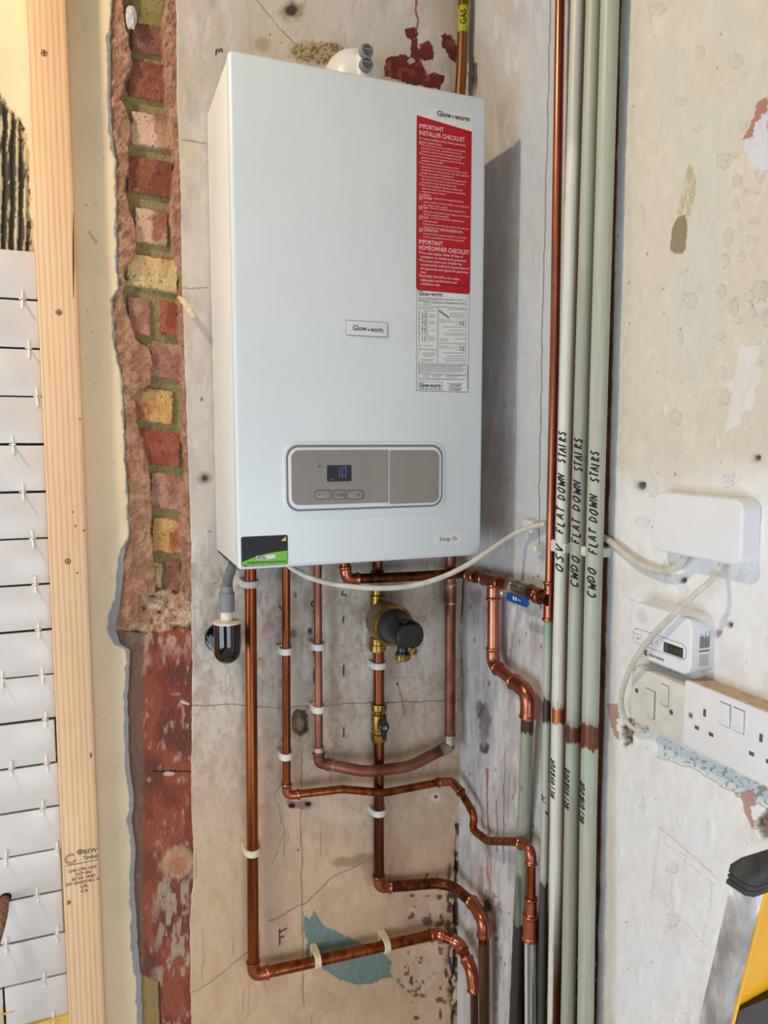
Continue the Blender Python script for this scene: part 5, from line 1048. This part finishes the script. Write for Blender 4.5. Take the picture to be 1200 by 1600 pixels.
for i in range(9):
    for j in range(9):
        u, v = (i - 4) / 4, (j - 4) / 4
        if u * u + v * v < 1.15: p = ac(-.58 + u * .17, .55 + v * .24, .0003); b.add([p + UY * .0005, p + Z_ * .0005, p - UY * .0005, p - Z_ * .0005], [(0, 1, 2, 3)])
for k in range(4): p = ac(-.28 + k * .11, -.07, .0009); b.add([p + UY * .0008, p + Z_ * .0008, p - UY * .0008, p - Z_ * .0008], [(0, 1, 2, 3)])
p = ac(-.05, -.2, .0009); b.tube([p + UY * .0018 * math.cos(q) + Z_ * .0018 * math.sin(q) for q in np.linspace(0, 6.28, 14)], .0002, 4)
p = ac(-.22, -.2, .0009); b.tube([p + Z_ * .002, p - Z_ * .0015 - UY * .002, p - Z_ * .0015 + UY * .002, p + Z_ * .002], .0002, 4)
put_text(b, 'TEST', ac(-.74, -.36, .0009), UY, Z_, NX, 0, .006, 0, .0018); put_text(b, 'TEST / RESET', ac(-.36, -.36, .0009), UY, Z_, NX, 0, .011, 0, .002)
ap.append(b.build('alarm_print', M['ink_soft'], smooth=False))
b = MB(); put_text(b, 'smartwares', ac(-.30, -.80, .0003), UY, Z_, NX, 0, AW * .25, 0, .0045, .01); p = ac(-.40, -.74, .0003); b.tube([p + UY * .0026 * math.cos(q) + Z_ * .0032 * math.sin(q) for q in np.linspace(.6, 5.6, 14)], .0008, 5); b.add([p + UY * .0002 + Z_ * .002, p + UY * .002 - Z_ * .001, p - Z_ * .0026, p - UY * .001], [(0, 1, 2, 3)])
ap.append(b.build('maker_mark', M['ink_soft'], smooth=False))
b = MB(); ye = y1_ - .0003
for k in range(13):
    z0, z1 = ca.z - .002, ca.z + .010 + .006 * ((k * 7) % 5 == 0) + .003 * ((k * 3) % 4 == 0) + .002 * (k % 2); x = XW - .008 - k * .0012; b.add([Vector((x, ye, z0)), Vector((x - .0007, ye, z0)), Vector((x - .0007, ye, z1)), Vector((x, ye, z1))], [(0, 1, 2, 3)])
for i in range(8):
    for j in range(8):
        x, z = XW - .009 - i * .0018, ca.z - .010 - j * .0018; b.add([Vector((x, ye, z)), Vector((x - .0009, ye, z)), Vector((x - .0009, ye, z - .0009)), Vector((x, ye, z - .0009))], [(0, 1, 2, 3)])
b.add([Vector((XW - .008, ye, ca.z - .0045)), Vector((XW - .0235, ye, ca.z - .0045)), Vector((XW - .0235, ye, ca.z - .0065)), Vector((XW - .008, ye, ca.z - .0065))], [(0, 1, 2, 3)])
ap.append(b.build('side_vents', M['ink_grey'], smooth=False)); adopt(al, ap)
# sockets
def plate(name, label, cat, x0, yt0, x1, yb1, d, m, extra_w=None):
    a = Rb(x0, yt0, d); c = Rb(x1, yb1, d); W_ = a.y - c.y if extra_w is None else extra_w; H_ = a.z - c.z
    cen = Vector((XW, a.y - W_ / 2, (a.z + c.z) / 2)); root = empty(name, (XW - d / 2, cen.y, cen.z - H_ / 2), label, cat)
    box = slab('back_box', cen, UY, Z_, NX, W_ - .001, H_ - .001, .004, d - .010, m); pl = slab('faceplate', cen + NX * (d - .010), UY, Z_, NX, W_, H_, .004, .010, m, None, .002)
    return root, cen, W_, H_, d, [box, pl]
d = .030; z_top = Rb(1072, 1063, d).z; z_bot = Rb(1069, 1164, d).z
rt_, cen, W_, H_, d, sp1 = plate('double_socket', 'white double wall socket with two rocker switches', 'socket', 1069.5, 1062, 1069.5, 1164, .030, M['white_plastic'], .146)
Fc = lambda u, v, l=0.0: cen + UY * u + Z_ * v + NX * (d + l)
def hole(b, u, v, w_, h_): p = Fc(u, v, .0002); b.add([p + UY * s * w_ / 2 + Z_ * t * h_ / 2 for s, t in ((-1, -1), (1, -1), (1, 1), (-1, 1))], [(0, 1, 2, 3)])
sp1[1].name = 'faceplate'
for s in (-1, 1):
    o = slab('rocker_switch', Fc(s * .0095 , H_ * .235, -.001), UY, (Z_ + NX * .09).normalized(), (NX - Z_ * .09).normalized(), .0145, .026, .0012, .0030, M['white_plastic'], None, .0008); sp1.append(o)
    o = slab('switch_gap', Fc(s * .0095, H_ * .235, 0), UY, Z_, NX, .0158, .0275, .0012, .0001, M['ink_grey']); sp1.append(o)
b = MB()
for s in (-1, 1):
    cx_ = s * .0395
    for (hu, hv, hw2, hh2) in ((cx_, .0105, .0042, .0090), (cx_ - .0110, -.0115, .0068, .0045), (cx_ + .0110, -.0115, .0068, .0045)):
        b = MB(); hole(b, hu, hv, hw2, hh2); sp1.append(b.build('pin_slot', M['slot'], smooth=False))
    b = MB(); b.lathe(Fc(s * .0605, .0, -.0015), NX, [(0, .0001), (.0017, .0038)], 18, False); sp1.append(b.build('screw_recess', M['ink_soft']))
for s in (-1, 1):
    b = MB(); b.lathe(Fc(s * .0605, .0, 0), NX, [(.0001, .0001), (.0004, .0026)], 16); sp1.append(b.build('faceplate_screw', M['screw_grey'])); 
o = slab('dust', cen + Z_ * (H_ / 2) + NX * (d / 2 - .001), NX, UY, Z_, d - .004, W_ - .006, .002, .0006, M['dust_top']); sp1.append(o); adopt(rt_, sp1)
rt_, cen, W_, H_, d, sp1 = plate('fused_switch', 'aged cream fused switch plate left of the double socket', 'switch', 988, 1038, 1066.5, 1164, .028, M['old_plastic'])
W2, H2 = W_, .086; print('fcu', W_, H_)
sp1.append(slab('rocker_switch', Fc(W_ * .155, H_ * .20, -.001), UY, (Z_ + NX * .09).normalized(), (NX - Z_ * .09).normalized(), .013, .026, .001, .0028, M['old_plastic'], None, .0008)); sp1.append(slab('switch_gap', Fc(W_ * .155, H_ * .20, 0), UY, Z_, NX, .0142, .0275, .001, .0001, M['ink_grey']))
sp1.append(slab('fuse_carrier', Fc(-W_ * .12, -H_ * .06, -.001), UY, Z_, NX, .0165, .036, .0015, .0032, M['old_plastic'], None, .0008)); sp1.append(slab('carrier_gap', Fc(-W_ * .12 + .0006, -H_ * .06, 0), UY, Z_, NX, .0182, .0375, .0015, .0001, M['ink_grey'])); b = MB()
for u, v in ((-W_ * .39, H_ * .06), (W_ * .28, -H_ * .04)): b = MB(); b.lathe(Fc(u, v, 0), NX, [(.0001, .0001), (.0003, .0032)], 16); sp1.append(b.build('screw_recess', M['ink_soft']))
adopt(rt_, sp1)

# ------------------------------------------------------------------ timber batten, tiles, spacers
YS = YW - .040
xl = (onY(38, 40, YS).x + onY(108, 1560, YS).x) / 2; xr = (onY(104, 40, YS).x + onY(164, 1560, YS).x) / 2
m, nt, p = nodes('pine'); p.inputs['Roughness'].default_value = .6
tc = nt.nodes.new('ShaderNodeTexCoord'); mp = nt.nodes.new('ShaderNodeMapping'); mp.inputs['Scale'].default_value = (1, 1, .035); nt.links.new(tc.outputs['Object'], mp.inputs[0])
wv = nt.nodes.new('ShaderNodeTexWave'); wv.bands_direction = 'X'; wv.inputs['Scale'].default_value = 38; wv.inputs['Distortion'].default_value = 2.2; wv.inputs['Detail'].default_value = 3; wv.inputs['Detail Scale'].default_value = 9; nt.links.new(mp.outputs[0], wv.inputs[0])
r1 = ramp(nt, wv.outputs['Fac'], [(0, (222, 186, 146)), (.25, (232, 204, 168)), (1, (236, 212, 180))]); n_ = noise_col(nt, 7, (1, 1, .12), 4); r2 = ramp(nt, n_.outputs[0], [(.35, (255, 240, 220)), (.65, (232, 196, 168))])
mx = nt.nodes.new('ShaderNodeMix'); mx.data_type = 'RGBA'; mx.blend_type = 'MULTIPLY'; mx.inputs[0].default_value = .7; nt.links.new(r1.outputs[0], mx.inputs[6]); nt.links.new(r2.outputs[0], mx.inputs[7]); nt.links.new(mx.outputs[2], p.inputs['Base Color'])
n3_ = noise_col(nt, 300, (1, 1, .05)); bump(nt, p, n3_.outputs[0], .15, .0005); M['pine'] = m
tb = empty('timber_batten', ((xl + xr) / 2, YS + .02, 0), 'pale pine batten screwed upright between the tiles and the bricks', 'batten'); tp = []
b = MB(); b.box((xl, YS, 0.0), (xr, YW, 2.65), .003, 3); tp.append(b.build('timber', M['pine']))
for (x, y) in ((69, 83), (92, 488), (106, 877), (125, 1331)):
    c = onY(x, y, YS); b = MB(); b.lathe(c + Y_ * .001, -Y_, [(0, .0045), (.0012, .0048), (.0014, .0044), (.0004, .0018), (.0002, .0005)], 20)
    for sg in (0, 1): b.box(c + Vector((-.003 if sg else -.0006, -.0008, -.0006 if sg else -.003)), c + Vector((.003 if sg else .0006, -.0003, .0006 if sg else .003)))
    tp.append(b.build('screw', M['screw']))
M['knot'] = simple('knot', (150, 92, 56), .7, var=.25, scale=200)
for (x, y, rx, rz) in ((118, 822, .0015, .0025), (131, 829, .002, .002), (142, 1180, .002, .005), (125, 655, .0015, .002), (108, 1410, .003, .004), (121, 895, .0015, .002), (114, 800, .0012, .002)):
    c = onY(x, y, YS); b = MB(); b.v = [c + Vector((rx * math.cos(q), -.0002, rz * math.sin(q) * (1 + .3 * math.cos(3 * q)))) for q in np.linspace(0, 6.283, 15)[:-1]]; b.f = [tuple(range(14))]; tp.append(b.build('knot', M['knot'], smooth=False))
b = MB(); c = [onY(115, 330 + k * 8, YS) for k in range(18)]; M['split'] = simple('split', (112, 62, 36), .8)
b.v = [q + Vector((.0012 * math.sin(k * .18), -.0002, 0)) for k, q in enumerate(c)] + [q + Vector((-.0006 - .0010 * math.sin(k * .18), -.0002, 0)) for k, q in enumerate(c)]; b.f = [(k, k + 1, k + 19, k + 18) for k in range(17)]; tp.append(b.build('resin_split', M['split'], smooth=False))
def stext(b, s, xl_, yb, xr_, h): 
    a, c = onY(xl_, yb, YS), onY(xr_, yb, YS); k = (a - EYE).dot(_f) / F; put_text(b, s, Vector((0, YS, 0)), X_, Z_, -Y_, a.x, min(c.x, xr - .001), a.z, h * k, .012, .0003)
b = MB()
for s, x0, y, x1, h in (('BSW', 131, 1334.5, 152, 7.5), ('Timber', 130, 1343.5, 156, 6.5), ('1245-CPR-1030', 107, 1364, 151, 4.8), ('DCP 000', 118.5, 1368.6, 142.5, 4.8), ('BS EN 14081', 113, 1376.3, 149, 4.8), ('DRY GRADED M-C 18', 103, 1385, 157, 4.8), ('UK', 126, 1385, 138, 5.6), ('CA', 126.5, 1391.5, 138, 5.6)):
    dy = {'UK': 3, 'CA': 3.5}.get(s, 0); stext(b, s, x0, y + dy, x1, h)
c = onY(110.5, 1342, YS)
for k in range(26):
    a = .9 + k * .2
    for rr_ in (.0065, .0088): p_ = c + Vector((math.cos(a) * rr_, -.0003, math.sin(a) * rr_)); b.add([p_ + Vector((.0008, 0, 0)), p_ + Vector((0, 0, .0008)), p_ - Vector((.0008, 0, 0)), p_ - Vector((0, 0, .0008))], [(0, 1, 2, 3)])
a, c2_ = onY(103, 1353.5, YS), onY(155, 1353.5, YS); 
for k in range(24): x = a.x + (c2_.x - a.x) * k / 24; b.add([Vector((x, YS - .0003, a.z)), Vector((x + .0015, YS - .0003, a.z)), Vector((x + .0015, YS - .0003, a.z + .0014)), Vector((x, YS - .0003, a.z + .0014))], [(0, 1, 2, 3)])
tp.append(b.build('printed_stamp', simple('stamp_ink', (70, 58, 44), .8), smooth=False)); adopt(tb, tp)

YT = YW - .009          # tile faces
zt0 = onY(30, 467, YT).z; z14 = onY(30, 1472, YT).z; pit = (zt0 - z14) / 14; print('tile pitch', pit)
M['tile'] = simple('tile', (216, 210, 206), .3, var=.03, scale=14, bmp=.12, bd=.0015); M['grout_gap'] = simple('grout_gap', (34, 30, 28), .9)
b = MB(); TW = .200; GAP = .0032; xe = onY(98, 1430, YT).x
rows = range(-1, 21); 
for r in rows:
    z1 = zt0 - r * pit - GAP / 2; z0 = z1 - pit + GAP
    if z0 < .02: break
    off = 0 if r % 2 else .0
    right = xl - (.0026 if r in (9, 12, 13) else .0002)
    x1 = right; w0 = .100 if r % 2 else .2; first = True
    while x1 > XL:
        x0 = max(x1 - (w0 if first else TW), XL - .01); first = False
        zz = RNG.uniform(-.0006, .0006); b.box((x0 + GAP / 2, YT, z0 + zz), (x1 - GAP / 2, YW, z1 + zz), .0012, 2); x1 = x0
tl = b.build('tiled_splashback', M['tile']); tag(tl, 'off-white wall tiles left of the timber batten, ungrouted with dark gaps', 'tiles')
SPC = [(35, 470), (45, 548), (58, 620), (20, 698), (36, 772), (51, 845), (55, 917), (60, 988), (66, 1061), (71, 1130), (18, 1203), (73, 1195), (67, 1268), (90, 1330), (9, 1337), (58, 1405), (10, 1482), (90, 1467), (69, 1533), (83, 1592), (3, 1062)]
pl_ = ['first', 'second', 'third', 'fourth', 'fifth', 'sixth', 'seventh', 'eighth', 'ninth', 'tenth', 'eleventh', 'twelfth', 'thirteenth', 'fourteenth', 'fifteenth', 'sixteenth', 'seventeenth', 'eighteenth', 'nineteenth', 'twentieth', 'last']
order = sorted(range(len(SPC)), key=lambda i: SPC[i][1]); rank = {i: k for k, i in enumerate(order)}
b = MB(); b.box((-.0015, -.0024, -.0145), (.0015, 0, .0145), .0004, 1); b.box((-.0012, -.017, -.0013), (.0012, .006, .0013), .0003, 1); b.box((-.005, .0, -.0009), (.005, .003, .0009)); proto = b.build('tile_spacer', M['spacer'])
for i, (x, y) in enumerate(SPC):
    z = onY(x, y, YT).z; k = round((zt0 - z) / pit); o = proto if i == 0 else proto.copy()
    if i: C.objects.link(o)
    o.location = (onY(x, y, YT).x, YT - .0002, zt0 - k * pit); o.rotation_euler = (RNG.uniform(-.1, .1), RNG.uniform(-.08, .08), RNG.uniform(-.15, .25))
    where = 'highest' if rank[i] == 0 else 'lowest' if rank[i] == len(SPC) - 1 else pl_[rank[i]] + ' down'
    tag(o, f'white plastic tile spacer in a tile gap, {where} of the spacers beside the batten', 'tile spacer', 'tile spacers in the gaps')
b = MB(); c = onY(4, 1584, YT); b.box(c + Vector((-.0012, -.0025, -.016)), c + Vector((.0012, 0, .014)), .0004, 1); b.box(c + Vector((-.016, -.0025, -.0012)), c + Vector((.016, 0, .0012)), .0004, 1); o = b.build('tile_spacer', M['yellow_strip']); tag(o, 'pale yellow cross-shaped spacer at the bottom left corner of the tiles', 'tile spacer')
c = onY(-10, 1618, YT - .006); c2_ = onY(109, 1586, YT - .006); b = MB(); b.box((xl - .13, YT - .006, c2_.z - .02), (xl - .0005, YW, c2_.z), .001, 1); o = b.build('timber_strip', M['yellow_strip']); tag(o, 'thin yellowish strip under the lowest visible tiles', 'strip')
M['worn_copper'] = copper('worn_copper', [(.35, (96, 58, 40)), (.6, (150, 106, 80)), (.75, (176, 140, 112))], .6, 160, (1, 1, 1), .4)
p0 = onY(7, 1405, YW); pts = [p0 + Y_ * .002, onY(7, 1409, YW - .02), onY(5, 1428, YW - .045), onY(0, 1450, YW - .055), onY(-10, 1490, YW - .06), onY(-16, 1560, YW - .06)]; zf = pts[-1]
b = MB(); b.tube(sm(pts) + [Vector((zf.x, zf.y, .2))], .0072, 18); o = b.build('worn_pipe', M['worn_copper']); tag(o, 'worn brown pipe poking out through the tiles at the left edge', 'pipe')
b = MB(); c = onY(9, 1402, YT); b.v = [Vector((c.x + .009 * math.cos(q), YT - .0003, c.z + .0085 * math.sin(q) * (1 + .1 * math.cos(2 * q)))) for q in np.linspace(0, 6.283, 25)[:-1]]; b.f = [tuple(range(24))]; o = b.build('pipe_cutout', M['hole'], smooth=False); o.parent = tl

# splinter and tissue in the brick chase
b = MB(); p0, p1 = B(279, 463, .004), B(303, 494, .03); a_ = (p1 - p0).normalized(); bb_ = a_.cross(Y_).normalized()
for k in range(8):
    t = k / 7; c = p0.lerp(p1, t) + Vector((0, 0, .002 * math.sin(t * 5))); w_ = .0035 + .002 * math.sin(t * 3) - .001 * (k % 2)
    b.v += [c + bb_ * w_, c - bb_ * w_, c - bb_ * w_ + Y_ * .001, c + bb_ * w_ + Y_ * .001]
for k in range(7):
    for j in range(4): b.f.append((k * 4 + j, k * 4 + (j + 1) % 4, k * 4 + 4 + (j + 1) % 4, k * 4 + 4 + j))
b.f += [(0, 3, 2, 1), (28, 29, 30, 31)]; o = b.build('plaster_flake', simple('flake', (214, 196, 156), .8, var=.15, scale=120), smooth=False); tag(o, 'loose pale flake sticking out at the right edge of the bricks', 'flake')
bm = bmesh.new(); bmesh.ops.create_icosphere(bm, subdivisions=4, radius=1)
c = B(205, 27, -.002)
for v in bm.verts:
    n = v.co.normalized(); k = 1 + .5 * (fbm(n.x * 3 + 9, n.z * 3 + n.y * 2, 4, 3) - .5); v.co = c + Vector((n.x * .0085 * k, n.y * .007 * k, n.z * .018 * k))
b = MB(); b.bm(bm); o = b.build('crumpled_tissue', simple('tissue', (206, 200, 196), .9, var=.12, scale=200), sharp=20); tag(o, 'crumpled whitish wad stuck at the top of the brick strip', 'wad')

# ------------------------------------------------------------------ stepladder
XQ = .500
top = onX(1172, 1395, XQ); bot_ = onX(1118, 1600, XQ); dr = (bot_ - top).normalized(); k = (top.z - .03) / -dr.z; foot = top + dr * k
T2 = (onX(1195, 1402, XQ) - onX(1150, 1383, XQ)); lw = .040
ld = empty('stepladder', foot, 'stepladder side rail in yellow with a dusty grey face and black end cap', 'ladder'); lp = []
n_ = X_; sd = dr.cross(n_).normalized()      # across the grey face, in the plane x = const
if sd.y > 0: sd = -sd
# grey face turned partly to the room
e0 = onX(1176, 1398, XQ); e0b = onX(1126, 1600, XQ); dL = (e0b - e0).normalized(); kk = (e0.z - .03) / -dL.z; e1 = e0 + dL * kk
qd = Vector((-.62, -.78, 0)).normalized()                 # outward normal of grey face
across = Vector((.78, -.62, 0)).normalized()
f0 = onX(1194, 1403, XQ + .014); wv_ = (Vector((f0.x, f0.y, e0.z)) - e0); wv_.z = 0; FW = wv_.length; ac_ = wv_.normalized(); nn = Vector((ac_.y, -ac_.x, 0)); 
if nn.dot(EYE - e0) < 0: nn = -nn
def prism(b, e, L, prof):
    m_ = len(prof); b2 = len(b.v)
    for q in (e, e + dL * L): b.v += [q + ac_ * u + nn * v for u, v in prof]
    b.f += [(b2 + i, b2 + (i + 1) % m_, b2 + m_ + (i + 1) % m_, b2 + m_ + i) for i in range(m_)]; b.f += [tuple(b2 + i for i in range(m_))[::-1], tuple(b2 + m_ + i for i in range(m_))]
m, nt, p = nodes('dusty_metal'); p.inputs['Roughness'].default_value = .6; p.inputs['Metallic'].default_value = .15
nz_ = noise_col(nt, 22, (1, 1, .45), 6, .62); r_c = ramp(nt, nz_.outputs[0], [(.36, (140, 136, 134)), (.48, (182, 178, 176)), (.56, (204, 200, 198)), (.62, (240, 238, 236))]); nt.links.new(r_c.outputs[0], p.inputs['Base Color']); bump(nt, p, nz_.outputs[0], .3, .001); M['dusty_metal'] = m
b = MB(); prism(b, e0, kk, [(0, 0), (FW, 0), (FW, -.003), (.003, -.003), (.003, -.021), (0, -.021)]); lp.append(b.build('grey_face', M['dusty_metal'], smooth=False))
b = MB(); prism(b, e0, kk, [(FW, .001), (FW + .004, .001), (FW + .004, -.006), (FW + .075, -.012), (FW + .075, .0), (FW + .079, .0), (FW + .079, -.016), (FW, -.009)]); lp.append(b.build('yellow_rail', M['ladder_yellow'], smooth=False))
M['ladder_cap'] = simple('ladder_cap', (58, 57, 56), .7, var=.35, scale=60, bmp=.4)
b = MB(); up = -dL
rings = [(-.002, .0025, .0), (-.001, .003, 0), (.003, .003, 0), (.0035, .002, 0), (.005, .002, 0), (.0055, .003, 0), (.008, .003, 0), (.0085, .002, 0), (.010, .002, 0), (.0105, .003, 0), (.018, .0028, 0), (.025, -.004, 0), (.029, -.012, 0)]
prof0 = [(-1, -1), (-1, .6), (-.9, 1), (.9, 1), (1, .6), (1, -1)]; hw_ = (FW + .085) / 2; hd_ = .0105
for (t, g_, _) in rings:
    for (u, v) in prof0: b.v.append(e0 + up * t + ac_ * (hw_ - .002 + u * (hw_ + g_)) + nn * (-.0105 + v * (hd_ + g_ * .5)))
m_ = 6
for i in range(len(rings) - 1): b.f += [(i * m_ + j, i * m_ + (j + 1) % m_, (i + 1) * m_ + (j + 1) % m_, (i + 1) * m_ + j) for j in range(m_)]
b.f += [tuple(range(m_))[::-1], tuple((len(rings) - 1) * m_ + j for j in range(m_))]; lp.append(b.build('end_cap', M['ladder_cap'], smooth=False))
hb = onX(1192, 1596, XQ); b = MB(); e2 = e0 + dL * ((e0.z - hb.z) / -dL.z + .034); 
b.v = []; 
for t in (0, .045):
    for (u, v) in ((FW + .008, -.010), (FW + .074, -.011), (FW + .074, -.003), (FW + .012, -.003), (FW + .008, -.006)): b.v.append(e2 + dL * t + ac_ * u + nn * v)
b.f = [(i, (i + 1) % 5, 5 + (i + 1) % 5, 5 + i) for i in range(5)] + [(4, 3, 2, 1, 0), (5, 6, 7, 8, 9)]; lp.append(b.build('hinge_bracket', M['black_plastic'], smooth=False))
b = MB(); e3 = e0 + dL * (kk - .03); prism(b, e3, .03, [(-.004, .004), (FW + .083, .004), (FW + .083, -.032), (-.004, -.032)]); lp.append(b.build('rubber_foot', M['black_plastic'], smooth=False))
adopt(ld, lp)
